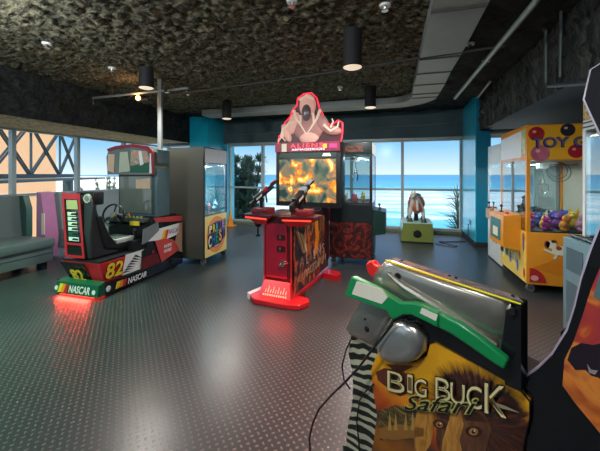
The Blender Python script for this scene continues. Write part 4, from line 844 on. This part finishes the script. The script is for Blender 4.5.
text('ALIENS', emitm('marquee_red', (.9, .06, .08), 1.1), mq, (-.28, .93, 1.825), (1, 0, 0), UP, .5, .06, .01, space=1.3)
text('ARMAGEDDON', emitm('marquee_white', (.9, .8, .8), 1.0), mq, (-.26, .93, 1.785), (1, 0, 0), UP, .5, .03, .0)
for x0, x1, c in ((-.42, -.34, CREAM), (.22, .28, mat('gold_badge', (.8, .5, .05), .3)), (.31, .42, mat('magenta_print', (.45, .03, .2), .3))): decal('marquee_badge', [(x0, 1.775), (x1, 1.775), (x1, 1.89), (x0, 1.89)] if c is CREAM else [(x0, 1.81), (x1, 1.81), (x1, 1.87), (x0, 1.87)], c, mq, (0, .93, 0), (1, 0, 0))
# topper: plain relief crest with a glowing red rim
def crest(s, z0):  # outline of the board
    base = [(-.44, 0), (-.43, .12), (-.34, .18), (-.33, .32), (-.24, .40), (-.20, .50), (-.13, .56), (-.12, .66), (-.02, .72), (.10, .72), (.18, .64), (.22, .50), (.27, .40), (.29, .28), (.40, .24), (.50, .30), (.56, .26), (.56, .12), (.54, 0)]
    cx = .06; return [(cx + (x - cx) * s - .09, z0 + (z) * s) for x, z in base]
tp = B().prism(crest(1, 1.90), 'y', 1.04, 1.10).obj('topper_board', mat('deep_maroon_board', (.06, .005, .01), .4), tw, 0)
pts = [(x, 1.035, z) for x, z in crest(1, 1.90)]; B().tube(pts, .008, 6).obj('rim_light', emitm('rim_red', (1, .02, .05), 2.6), tp)
TAN = mat('relief_tan', (.62, .36, .30), .5, emit=(.60, .30, .24), es=.5); TANL = mat('relief_cream', (.68, .52, .42), .5, emit=(.6, .45, .35), es=.5); TAND = mat('relief_brown', (.36, .19, .17), .5, emit=(.3, .10, .09), es=.4)  # emission added to the relief colours so the shapes look lit
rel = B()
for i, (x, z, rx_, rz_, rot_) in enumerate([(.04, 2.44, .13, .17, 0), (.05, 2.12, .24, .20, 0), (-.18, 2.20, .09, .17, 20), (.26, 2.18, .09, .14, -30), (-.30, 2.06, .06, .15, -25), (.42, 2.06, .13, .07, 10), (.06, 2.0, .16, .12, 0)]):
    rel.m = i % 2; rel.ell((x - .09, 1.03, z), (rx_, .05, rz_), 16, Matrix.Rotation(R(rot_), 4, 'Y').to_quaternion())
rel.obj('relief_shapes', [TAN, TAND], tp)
rel = B()
for i, (pts, r) in enumerate([([(-.16, 2.38), (-.12, 2.25), (-.04, 2.14), (.04, 2.02)], .025), ([(.25, 2.36), (.20, 2.24), (.12, 2.12), (.04, 2.02)], .025), ([(-.36, 1.98), (-.34, 2.10), (-.24, 2.20), (-.14, 2.22)], .03), ([(.30, 2.14), (.40, 2.05), (.50, 2.10), (.52, 2.18)], .022), ([(.40, 2.10), (.44, 2.18), (.42, 2.22)], .014), ([(-.42, 1.94), (-.36, 2.0), (-.30, 1.94)], .016), ([(-.05, 2.30), (-.06, 2.18), (.0, 2.08)], .02), ([(.14, 2.32), (.15, 2.18), (.09, 2.08)], .02), ([(-.07, 2.52), (.04, 2.58), (.15, 2.52)], .025)]):
    rel.tube([(x - .09, .99, z) for x, z in pts], [r * (1 - .2 * k_) for k_ in range(len(pts))], 8)
rel.obj('relief_bands', TANL, tp)
b = B(); b.ell((-.05, .98, 2.33), (.07, .05, .12), 16); b.obj('relief_dome', mat('relief_grey', (.22, .17, .19), .25, .2), tp)

# ------------------------------------------------------------------ horse ride by the window
t = thing('horse_ride', 'coin-operated toy horse ride on a green box in front of the sea window', 'kiddie ride', (.45, 7.12, 0))
GB = mat('green_gold_fibreglass', (.13, .17, .03), .35, coat=.3)
b = B(); b.poly([(-.33, 0, .03), (.33, 0, .03), (.36, .95, .03), (-.36, .95, .03)], [(-.28, .05, .40), (.30, .05, .40), (.32, .9, .40), (-.32, .9, .40)]); bs = b.obj('base_box', GB, t, 0)
B().box((-.31, .02, 0), (.31, .9, .035)).obj('plinth', K, t)
B().box((-.30, .04, .40), (.31, .92, .415)).obj('base_top', mat('pale_green_top', (.35, .48, .36), .4), t)
b = B(); b.cyl((.0, .035, .19), (.0, -.0, .185), .085, .08, 28); b.m = 1; b.cyl((0, .0, .185), (0, -.01, .185), .04, .04, 16); b.obj('speaker', [K, SCREW], bs)
b = B(); b.cyl((0, .45, .41), (0, .45, .62), .05, .04, 16); b.obj('post', K, t)
def skin(name, verts, edges, radii, m, parent, root=0, lv=2):
    bm_ = bmesh.new(); L_ = bm_.verts.layers.skin.verify(); vs = []
    for i, (p, r) in enumerate(zip(verts, radii)):
        v = bm_.verts.new(p); v[L_].radius = (r, r) if not isinstance(r, tuple) else r; v[L_].use_root = (i == root); vs.append(v)
    for a, c in edges: bm_.edges.new((vs[a], vs[c]))
    me = bpy.data.meshes.new(name); bm_.to_mesh(me); bm_.free(); me.materials.append(m)
    o = bpy.data.objects.new(name, me); col.objects.link(o); o.parent = parent
    o.modifiers.new('skin', 'SKIN').use_smooth_shade = True; s_ = o.modifiers.new('sub', 'SUBSURF'); s_.levels = s_.render_levels = lv
    return o
hv = [(0, .62, .80), (0, .45, .80), (0, .27, .80), (-.03, .20, .93), (-.07, .14, 1.02), (-.09, .05, .94),
      (-.11, .26, .70), (-.14, .20, .58), (-.14, .24, .46), (.11, .26, .70), (.13, .15, .58), (.14, .18, .46),
      (-.12, .64, .70), (-.15, .70, .57), (-.15, .64, .46), (.12, .64, .70), (.17, .70, .57), (.16, .64, .46)]
he = [(0, 1), (1, 2), (2, 3), (3, 4), (4, 5), (2, 6), (6, 7), (7, 8), (2, 9), (9, 10), (10, 11), (0, 12), (12, 13), (13, 14), (0, 15), (15, 16), (16, 17)]
hr = [.13, .135, .13, .075, .06, .035, .06, .032, .03, .06, .032, .03, .065, .035, .03, .065, .035, .03]
skin('horse_body', hv, he, hr, mat('cream_horse', (.50, .44, .38), .45), t, 1)
b = B(); 
for p in (hv[8], hv[11], hv[14], hv[17]): b = B(); b.cyl((p[0], p[1], .415), (p[0], p[1], .50), .065, .035, 12); b.obj('hoof', mat('dark_green_hoof', (.015, .05, .045), .4), t)
b = B(); b.ell((0, .46, .90), (.155, .17, .08), 16); b.ell((0, .62, .96), (.12, .05, .06), 12); b.ell((0, .30, .95), (.04, .04, .07), 10); b.obj('saddle', mat('saddle_green', (.02, .07, .06), .4), t)
b = B(); b.torus((0, .38, .80), (0, 1, .2), .145, .035, 28, 8); b.ell((0, .13, .72), (.10, .04, .12), 14); b.obj('harness', mat('saddle_brown', (.30, .09, .05), .45), t)
b = B(); b.tube([(-.04, .20, .80), (.02, .10, .74), (.06, .20, .80)], .016, 6); b.tube([(.0, .09, .90), (.01, .08, .68)], .022, 6); b.obj('reins', mat('pale_strap', (.55, .6, .62), .4), t)
b = B(); 
for x_ in (-.10, -.04): b.cyl((x_, .13, 1.03), (x_, .13, 1.11), .02, .004, 8)
b.ell((-.05, .19, 1.0), (.03, .05, .08), 10); b.obj('mane_and_ears', mat('pale_mane', (.6, .5, .42), .6), t)
tag(B().tube([(.80, 7.15, .012), (.95, 7.0, .012), (1.15, 6.95, .012), (1.2, 7.05, .012), (1.0, 7.2, .012), (.9, 7.35, .012), (1.2, 7.45, .012), (1.45, 7.55, .012), (1.50, 7.6, .1), (1.505, 7.6, .38)], .009, 6).obj('power_cord', K), 'black power cord looping on the floor from the horse ride to the blue pier', 'cord')
b = B(); b.box((1.515, 7.5, .38), (1.53, 7.62, .47)); o = tag(b.obj('wall_socket', mat('grey_socket', (.25, .3, .32), .4)), 'small grey wall socket low on the blue pier', 'socket')

# ------------------------------------------------------------------ hunting game in the foreground
PHI = R(50); D0 = 1.253
def bb_w(u, v):
    x = (u - 300) / F; d = D0 / (x * math.sin(PHI) + math.cos(PHI)); return V((x * d, d, EYE - (v - HZ) / F * d))   # in camera frame: right, forward, up
o_c = bb_w(372, 400); E_ = V((math.cos(PHI), -math.sin(PHI), 0)); N_ = V((math.sin(PHI), math.cos(PHI), 0))
def bb(u, v, k=0.0):
    """local (x, z) on the plane k metres behind the side plane"""
    x = (u - 300) / F; d = (D0 + k) / (x * math.sin(PHI) + math.cos(PHI)); p = V((x * d, d, 0)) - V((o_c.x, o_c.y, 0))
    return (p.dot(E_), EYE - (v - HZ) / F * d)
def P2(pts, k=0.0): return [bb(u, v, k) for u, v in pts]
O = camxy(o_c.x, o_c.y)
t = thing('hunting_arcade_game', 'large hunting arcade game lettered BIG BUCK Safari with grey gun rest and zebra print', 'arcade game', O, YAW - PHI)
BBR = t
px_ = lambda u: bb(u, 400)[0]
b = B(); b.prism([(px_(385), .0), (px_(512), .0), (px_(520), .55), (px_(515), .70), (px_(385), .78)], 'y', .02, .30); b.obj('pedestal_body', K, t, 0)
panel = [(378, 352), (386, 359), (398, 364), (415, 362), (427, 356), (430, 345), (436, 341), (470, 360), (505, 381), (521, 392), (529, 402), (529, 418), (524, 440)]
pl = P2(panel) + [(px_(505), .02), (px_(372), .02)] + P2([(366, 475), (374, 440), (377, 415), (373, 390), (371, 370)])
def safari_mat():
    m = bpy.data.materials.new('safari_print'); m.use_nodes = True; n = m.node_tree.nodes; l = m.node_tree.links; bs_ = n['Principled BSDF']; bs_.inputs['Roughness'].default_value = .28; bs_.inputs['Coat Weight'].default_value = .3
    tcn = n.new('ShaderNodeTexCoord'); s = n.new('ShaderNodeSeparateXYZ'); l.new(tcn.outputs['Object'], s.inputs[0])
    nz = n.new('ShaderNodeTexNoise'); nz.inputs['Scale'].default_value = 6; nz.inputs['Detail'].default_value = 6; l.new(tcn.outputs['Object'], nz.inputs[0])
    # sunset bands by height
    za, zb = bb(372, 451)[1], bb(372, 340)[1]
    mr = n.new('ShaderNodeMapRange'); l.new(s.outputs[2], mr.inputs[0]); mr.inputs[1].default_value = za; mr.inputs[2].default_value = zb
    ad = n.new('ShaderNodeMath'); ad.operation = 'MULTIPLY_ADD'; l.new(nz.outputs['Fac'], ad.inputs[0]); ad.inputs[1].default_value = .30; l.new(mr.outputs[0], ad.inputs[2])
    r = n.new('ShaderNodeValToRGB'); l.new(ad.outputs[0], r.inputs[0]); e = r.color_ramp.elements
    e[0].position = .1; e[0].color = (.10, .03, .01, 1); e[1].position = 1.0; e[1].color = (.80, .36, .01, 1)
    for p, c in ((.30, (.35, .11, .01)), (.50, (.06, .03, .015)), (.60, (.40, .05, .01)), (.72, (.55, .10, .01)), (.85, (.80, .30, .01))): q = e.new(p); q.color = (*c, 1)
    # mane: streaks inside a round region
    cxx, czz = bb(482, 425)
    def M(op, a, c=None, d=None):
        k = n.new('ShaderNodeMath'); k.operation = op
        for i, q in enumerate((a, c, d)):
            if q is None: continue
            if isinstance(q, (int, float)): k.inputs[i].default_value = q
            else: l.new(q, k.inputs[i])
        return k.outputs[0]
    dx, dz = M('SUBTRACT', s.outputs[0], cxx), M('SUBTRACT', s.outputs[2], czz)
    ang_ = M('ARCTAN2', dz, dx); rad = M('SQRT', M('ADD', M('MULTIPLY', dx, dx), M('MULTIPLY', dz, dz)))
    cmb = n.new('ShaderNodeCombineXYZ'); l.new(M('MULTIPLY', ang_, 7.0), cmb.inputs[0]); l.new(M('MULTIPLY', rad, 9.0), cmb.inputs[1])
    n2 = n.new('ShaderNodeTexNoise'); n2.inputs['Scale'].default_value = 1.6; n2.inputs['Detail'].default_value = 6; n2.inputs['Distortion'].default_value = .7; l.new(cmb.outputs[0], n2.inputs[0])
    r2 = n.new('ShaderNodeValToRGB'); l.new(n2.outputs['Fac'], r2.inputs[0]); e = r2.color_ramp.elements
    e[0].position = .35; e[0].color = (.020, .008, .006, 1); e[1].position = .8; e[1].color = (.24, .065, .015, 1); q = e.new(.55); q.color = (.06, .014, .008, 1)
    edge = M('ADD', rad, M('MULTIPLY', n2.outputs['Fac'], .06))
    mk = n.new('ShaderNodeMapRange'); l.new(edge, mk.inputs[0]); mk.inputs[1].default_value = .245; mk.inputs[2].default_value = .20
    mx = n.new('ShaderNodeMix'); mx.data_type = 'RGBA'; l.new(mk.outputs[0], mx.inputs[0]); l.new(r.outputs[0], mx.inputs[6]); l.new(r2.outputs[0], mx.inputs[7]); l.new(mx.outputs[2], bs_.inputs['Base Color'])
    return m
art_p = B().prism(pl, 'y', 0, .02).obj('side_artwork', safari_mat(), t, 0)
B().tube([(x, 0.004, z) for x, z in P2(panel[6:])] , .004, 6).obj('edge_trim', K, t)
B().prism([(px_(385), .0), (px_(512), .0), (px_(520), .55), (px_(515), .66), (px_(385), .70)], 'y', .30, .32).obj('far_side_artwork', ORG, t, 0)
def pd(name, px, m, lift=0.0, par=None, th=.0015, label=None):
    return decal(name, P2(px), m, par or art_p, (0, -lift, 0), (1, 0, 0), t=th, label=label)
def blob(u, v, ru, rv, n=18, rot=0, jag=0, sd=1):
    rn = random.Random(sd); o = []
    for i in range(n):
        a = 2 * math.pi * i / n; k = 1 + jag * rn.uniform(-1, 1); x, y = ru * math.cos(a) * k, rv * math.sin(a) * k
        o.append((u + x * math.cos(R(rot)) - y * math.sin(R(rot)), v + x * math.sin(R(rot)) + y * math.cos(R(rot))))
    return o
# landscape and lion face printed on the panel
LG = art('lion_tan', [(.3, (.30, .10, .015)), (.5, (.48, .20, .03)), (.7, (.62, .30, .06))], 22, .3, 6, .6, stretch=(2.2, 1, .6)); LD = mat('lion_dark', (.05, .018, .01), .35); LM = art('lion_brown', [(.3, (.05, .016, .008)), (.6, (.14, .045, .015)), (.8, (.26, .10, .03))], 20, .3, 6, .8, stretch=(2, 1, .6))
pd('cloud_picture', [(376, 372), (384, 368), (400, 370), (415, 378), (412, 392), (400, 396), (388, 388), (378, 380)], mat('dusk_cloud', (.12, .03, .015), .35), .0003)
pd('cloud_picture', [(386, 364), (414, 366), (402, 372), (400, 380), (397, 372)], mat('dusk_cloud'), .0005)
pd('horizon_picture', [(378, 411), (395, 405), (415, 408), (427, 403), (428, 438), (380, 440)], art('dusk_plain', [(.35, (.03, .02, .01)), (.55, (.10, .07, .025)), (.65, (.30, .18, .04)), (.75, (.08, .05, .02))], 40, .35, 5, .6, stretch=(.5, 1, 1.6)), .0004)
pd('pool_picture', [(379, 428), (400, 424), (424, 428), (424, 436), (395, 440), (380, 438)], mat('dusk_pool', (.30, .13, .03), .3), .0008)
for u in (388, 394, 404, 411): pd('reed_picture', [(u, 430), (u + 2, 408 + u % 5), (u + 4, 430)], mat('reed_gold', (.45, .26, .05), .4), .001)
pd('lion_cheek', blob(424, 428, 10, 26, 20, 6, .05), LG, .0008)
pd('lion_face', [(438, 410), (450, 402), (466, 404), (484, 412), (492, 428), (486, 451), (470, 470), (445, 470), (436, 440)], LM, .001)
pd('lion_bridge', [(452, 410), (460, 408), (464, 424), (460, 440), (466, 470), (440, 470), (443, 440), (448, 424)], LG, .0015)
pd('lion_brow', [(462, 408), (478, 412), (488, 422), (478, 421), (466, 420)], LD, .002); pd('lion_brow', [(436, 412), (446, 410), (450, 420), (441, 418)], LD, .002)
for u, v, rt, sz in ((440, 424, 20, 1), (474, 431, 8, 1.25)):
    pd('lion_eye', blob(u, v, 7 * sz, 4.4 * sz, 16, rt), LD, .0025); pd('lion_eye_iris', blob(u, v, 3.6 * sz, 2.9 * sz, 14, rt), mat('amber_iris', (.42, .16, .03), .2), .004); pd('lion_eye_pupil', blob(u, v, 1.5 * sz, 1.5 * sz, 10), K2, .0055); pd('lion_eye_shine', blob(u + 1.3, v - 1.3, .7, .7, 8), WHITE, .007)
# game title
def title(s, pa, pb_, hpx, mfront, mback, shear=0, offb=.06, lift=.008, space=1.0):
    a, c = bb(*pa), bb(*pb_); A_, C_ = V((a[0], 0, a[1])), V((c[0], 0, c[1])); r = C_ - A_; w_ = r.length
    h_ = hpx * 1.30 / F
    text(s, mback, art_p, A_ - r.normalized() * .004 - V((0, 0, .004)), r, UP, w_ + .008, h_ + .008, offb, .002, shear, lift, space=space)
    text(s, mfront, art_p, A_, r, UP, w_, h_, .0, .002, shear, lift + .003, space=space)
LC = mat('letter_straw', (.80, .68, .34), .35)
letters = [('B', 389, 389, 17, 22), ('I', 409, 391, 5, 19), ('G', 416, 394, 12, 18), ('B', 437, 397, 15, 21), ('U', 452, 401, 14, 19), ('C', 468, 405, 15, 20), ('K', 486, 411, 22, 26)]
for ch, u, v, w_, h_ in letters: title(ch, (u, v), (u + w_, v + w_ * .26), h_, LC, mat('letter_shadow', (.015, .012, .008), .4), offb=.05)
for ch, u, v, w_, h_ in letters:   # carved dark centre line
    a, c = bb(u + w_ * .14, v - 2.4), bb(u + w_ * .86, v + w_ * .2 - 2.4); r = V((c[0] - a[0], 0, c[1] - a[1]))
    text(ch, mat('letter_core', (.16, .10, .03), .4), art_p, V((a[0], 0, a[1])), r, UP, r.length, (h_ - 4.5) * 1.25 / F, -.028, .001, 0, .0135)
title('Safari', (406, 408), (479, 413), 15, mat('letter_black', (.01, .01, .01), .3), mat('letter_olive', (.50, .45, .12), .35), .35, .04, .010)
pd('twig_picture', [(486, 398), (505, 404), (520, 411), (503, 407)], mat('twig_grey', (.3, .25, .18), .4), .010)

# zebra shell
zl = P2([(350, 336), (378, 347), (386, 358)], -.0) + P2([(371, 368), (370, 372), (373, 392), (377, 415), (375, 440), (366, 478)]) + [(px_(366), .02), (px_(343), .02)] + P2([(342, 476), (346, 430), (351, 403), (352, 385), (350, 368), (347, 352)])
def zebra_mat():
    m = bpy.data.materials.new('zebra_print'); m.use_nodes = True; n = m.node_tree.nodes; l = m.node_tree.links; b_ = n['Principled BSDF']; b_.inputs['Roughness'].default_value = .35
    tcn = n.new('ShaderNodeTexCoord'); mp = n.new('ShaderNodeMapping'); mp.inputs['Rotation'].default_value = (0, R(14), 0); l.new(tcn.outputs['Object'], mp.inputs[0])
    wv = n.new('ShaderNodeTexWave'); wv.bands_direction = 'Z'; wv.inputs['Scale'].default_value = 7; wv.inputs['Distortion'].default_value = 6; wv.inputs['Detail'].default_value = 1.5; wv.inputs['Detail Scale'].default_value = 1.0; l.new(mp.outputs[0], wv.inputs[0])
    r = n.new('ShaderNodeValToRGB'); r.color_ramp.elements[0].position = .50; r.color_ramp.elements[0].color = (.012, .018, .012, 1); r.color_ramp.elements[1].position = .62; r.color_ramp.elements[1].color = (.50, .48, .34, 1)
    l.new(wv.outputs['Fac'], r.inputs[0]); l.new(r.outputs[0], b_.inputs['Base Color']); return m
o = B().prism(zl, 'y', .006, .31).obj('zebra_shell', zebra_mat(), t, 0); bv = o.modifiers.new('b', 'BEVEL'); bv.width = .008; bv.segments = 3; bv.limit_method = 'ANGLE'
# gun rest: grey moulded shells on a core painted black for the shadow under the rifle
b = B(); b.prism(P2([(380, 290), (392, 262), (524, 303), (524, 389), (505, 381), (436, 343), (400, 352), (372, 340)]), 'y', .0, .04); core = b.obj('rest_core', K2, t, 0)
us = B().puff(P2([(374, 279), (379, 268), (388, 259.5), (393, 260), (450, 279), (512, 299.5), (512, 320), (506, 350), (490, 343), (450, 320), (410, 302), (392, 299), (376, 290)]), .0, .035).obj('upper_shell', GREY, t, 40)
b = B(); b.tube([(x, -.034, z) for x, z in P2([(393, 272), (408, 284), (430, 297), (460, 316), (500, 343)])], [.010, .018, .018, .016, .012], 10); b.obj('shell_ridge', GREY, us)
B().puff(P2([(372, 288), (364, 296), (354, 312), (347, 328), (352, 335), (364, 340), (376, 346), (386, 333), (396, 318), (404, 304), (390, 296)]), .0, .03).obj('lower_shell', GREY, t, 40)
dm = P2([(381, 351), (380, 343), (385, 332), (396, 321), (408, 318), (420, 325), (428, 337), (427, 350), (420, 358), (408, 362), (393, 361), (386, 357)])
B().puff(dm, .0, .05).obj('grip_dome', mat('brushed_dome', (.55, .54, .50), .28, .8), t, 60)
def screw(u, v, k, par, r=.010):
    x, z = bb(u, v, -k); b = B(); b.cyl((x, -k, z), (x, -k - .004, z), r * 1.35, r * 1.2, 18); b.m = 1; b.cyl((x, -k - .004, z), (x, -k - .006, z), r * .7, r * .6, 6); b.obj('screw', [SCREW, K], par)
screw(398, 276, .034, us, .011); screw(367, 329, .030, t); screw(365, 319, .03, t, .004)
b = B(); b.poly([(*[bb(390, 259.5)[0]], -.036, bb(390, 259.5)[1]), (bb(524, 302)[0], -.036, bb(524, 302)[1]), (bb(524, 302)[0], -.028, bb(524, 302)[1]), (bb(390, 259.5)[0], -.028, bb(390, 259.5)[1])],
       [(bb(390, 257.8)[0], -.036, bb(390, 258.5)[1]), (bb(524, 300)[0], -.036, bb(524, 301)[1]), (bb(524, 300)[0], -.028, bb(524, 301)[1]), (bb(390, 257.8)[0], -.028, bb(390, 258.5)[1])])
b.obj('yellow_strip', mat('bright_yellow_strip', (.85, .78, .02), .4), t, 0)
a, c = bb(391, 259), bb(523, 301.5)
b = B(); b.poly([(a[0], 0, a[1]), (c[0], 0, c[1]), (c[0] - .03, .045, c[1] + .0), (a[0] + .0, .04, a[1] + .0)], [(a[0], 0, a[1] - .03), (c[0], 0, c[1] - .03), (c[0] - .03, .045, c[1] - .03), (a[0] + .0, .04, a[1] - .03)])
tpb = b.obj('top_cover', art('top_cover_art', [(.35, (.07, .075, .08)), (.5, (.14, .14, .15)), (.60, (.24, .17, .11)), (.64, (.10, .09, .10)), (.8, (.22, .20, .20))], 11, .35, 5, 1.5), t, 0)
for f in (.08, .5, .55, .93):
    x, z = a[0] + (c[0] - a[0]) * f, a[1] + (c[1] - a[1]) * f; b = B(); b.cyl((x, .022, z - .001), (x, .022, z + .004), .006, .005, 12); b.obj('screw', SCREW, tpb)
b = B(); b.prism(P2([(509, 308), (516, 306), (524, 305), (524, 388), (508, 381), (504, 350)]), 'y', -.03, .0); b.obj('end_column', K2, t, 0)
b = B(); x, z = bb(513, 311, -.03); b.cyl((x, -.03, z), (x, -.045, z), .012, .010, 16); b.obj('round_catch', K, t)
# far gun: only its red butt shows
x, z = bb(374, 268, .22); rg = thing('toy_rifle', 'red toy rifle on the far side of the hunting game, its butt showing', 'toy gun', O + Matrix.Rotation(YAW - PHI, 3, 'Z') @ V((x, .22, z)), YAW - PHI, 'toy rifles on the hunting game')
b = B(); b.prism([(-.045, .015), (-.03, -.035), (.01, -.05), (.035, -.02), (.045, .02), (.02, .025), (.0, .045), (-.02, .035)], 'y', -.02, .02); o = b.obj('stock', mat('bright_red_plastic', (.72, .015, .012), .3), rg, 30); bv = o.modifiers.new('b', 'BEVEL'); bv.width = .008; bv.segments = 3
b = B(); b.tube([(.03, 0, -.02), (.12, 0, -.09), (.40, 0, -.24)], [.018, .02, .016], 10); b.obj('barrel', mat('bright_red_plastic'), rg)
b = B(); b.box((-.0, -.25 + .11, -.10), (.08, .03, -.04)); b.obj('far_rest_arm', K, BBR) if False else b.bm.free()
# green gun in front
k = .05
GO = O; gg = thing('toy_rifle', 'green toy rifle with white stickers resting on the near side of the hunting game', 'toy gun', O, YAW - PHI, 'toy rifles on the hunting game')
b = B(); b.prism(P2([(353, 276), (378, 287.5), (402, 302), (414, 302), (426, 304.5), (440, 312), (440, 327), (426, 320), (413, 314), (405, 314), (399, 317), (394, 319), (388, 310), (346, 295)], -.07), 'y', -.085, -.048)
o = b.obj('stock', GRN, gg, 30); bv = o.modifiers.new('b', 'BEVEL'); bv.width = .006; bv.segments = 3
b = B(); b.prism(P2([(438, 311), (460, 322), (480, 336), (509, 359), (506, 369), (494, 362), (470, 345), (452, 333), (438, 326)], -.065), 'y', -.078, -.045)
o = b.obj('barrel', GRN, gg, 30); bv = o.modifiers.new('b', 'BEVEL'); bv.width = .008; bv.segments = 3
decal('sticker', P2([(357, 281), (382, 289), (388, 297), (382, 304), (352, 294)], -.085), mat('beige_sticker', (.78, .72, .60), .5), gg, (0, -.0855, 0), (1, 0, 0), t=.001)
decal('sticker', P2([(422, 307.5), (438, 315), (436, 321), (420, 313)], -.085), mat('beige_sticker'), gg, (0, -.0855, 0), (1, 0, 0), t=.001)
b = B(); b.tube([(x, -.055, z) for x, z in P2([(402, 318), (410, 322), (418, 320), (420, 315)], -.055)], .004, 6); b.obj('trigger_guard', K, gg)
cab = [(387, 327), (377, 341), (368, 353), (357, 369), (343, 384), (333, 394), (322, 407), (317, 420), (315, 434), (318, 460)]
b = B(); b.tube([(x, -.06 - .01 * i, z) for i, (x, z) in enumerate(P2(cab, -.10))], .0055, 8); b.obj('gun_cable', K2, gg)
b = B(); b.tube([(x, -.02, z) for x, z in P2([(352, 337), (346, 350), (342, 366), (344, 380), (350, 389)], -.02)], .004, 8); b.tube([(x, -.012, z) for x, z in P2([(374, 384), (366, 391), (360, 400), (357, 420), (360, 452)], -.01)], .004, 8); b.obj('loose_cable', K2, t)
# screen cabinet
side = P2([(760, 34), (640, 40), (606, 58), (590, 68), (583, 98), (597, 128), (612, 160), (614, 195), (601, 224), (590, 252), (580, 282), (574, 308), (566, 333), (551, 357), (537, 371), (524, 380)])
side2 = side + [(px_(527), .0)] + [(1.42, .0), (1.42, 1.92)]
side2 = side2[1:] if side2[0][0] > 1.42 else side2
pnl = B().prism(side2, 'y', .021, .045).obj('cabinet_side_panel', K2, t, 0)
B().tube([(x, .03, z) for x, z in side2[:-3]], .006, 8).obj('edge_trim', mat('pale_mauve_trim', (.42, .36, .44), .25, .3), t)
B().prism(side2, 'y', .50, .525).obj('cabinet_side_panel', K2, t, 0)
sun_art = art('sunset_safari_art', [(.15, (.07, .02, .04)), (.30, (.30, .03, .06)), (.42, (.45, .05, .03)), (.50, (.75, .25, .04)), (.56, (.70, .18, .03)), (.66, (.22, .03, .02)), (.8, (.05, .015, .015))], 7, .3, 8, 1.6, grad=('z', 1.25, .5, .55))
sa = decal('sunset_artwork', P2([(602, 262), (590, 290), (581, 318), (572, 344), (563, 362), (561, 388), (573, 405), (600, 438), (640, 486), (720, 600), (900, 600), (900, 250), (640, 246)]), sun_art, pnl, (0, .021, 0), (1, 0, 0), t=.002)
lim = [v for v in sa.data.vertices]
for v in lim: v.co.x = min(v.co.x, 1.36); v.co.z = max(v.co.z, .1)
decal('elephant_picture', P2([(566, 362), (570, 350), (580, 345), (592, 347), (606, 344), (640, 350), (640, 395), (604, 392), (598, 380), (590, 378), (584, 372), (574, 372)]), mat('elephant_dark', (.02, .012, .02), .35), sa, (0, .019, 0), (1, 0, 0), t=.0015)
decal('tusk_picture', P2([(586, 366), (590, 372), (597, 373), (594, 377), (588, 375)]), mat('tusk_grey', (.3, .25, .25), .4), sa, (0, .0175, 0), (1, 0, 0), t=.001)
decal('pale_flash', P2([(602, 264), (616, 270), (640, 300), (640, 330), (592, 298)]), mat('pale_blue_flash', (.10, .16, .17), .35), sa, (0, .019, 0), (1, 0, 0), t=.001)
xc = [p[0] for p in P2([(640, 200), (583, 98)])]
b = B(); b.box((.92, .025, .70), (1.40, .50, 1.10)); b.box((1.0, .025, .0), (1.40, .50, .70)); b.box((.95, .025, 1.62), (1.40, .50, 1.88)); b.box((1.15, .025, 1.10), (1.40, .50, 1.62)); b.obj('cabinet_body', KM, t, 0)
b = B(); b.box((px_(524) - .02, .06, .0), (1.0, .49, .10)); b.obj('base_platform', KM, t, 0)
decal('screen', [(-.48, 1.14), (-.05, 1.14), (-.05, 1.58), (-.48, 1.58)], art('hunt_screen', [(.3, (.1, .2, .05)), (.5, (.4, .35, .1)), (.7, (.5, .6, .7))], 3, emit=.6), t, (1.15, 0, 0), FACE['-x'], t=.004)
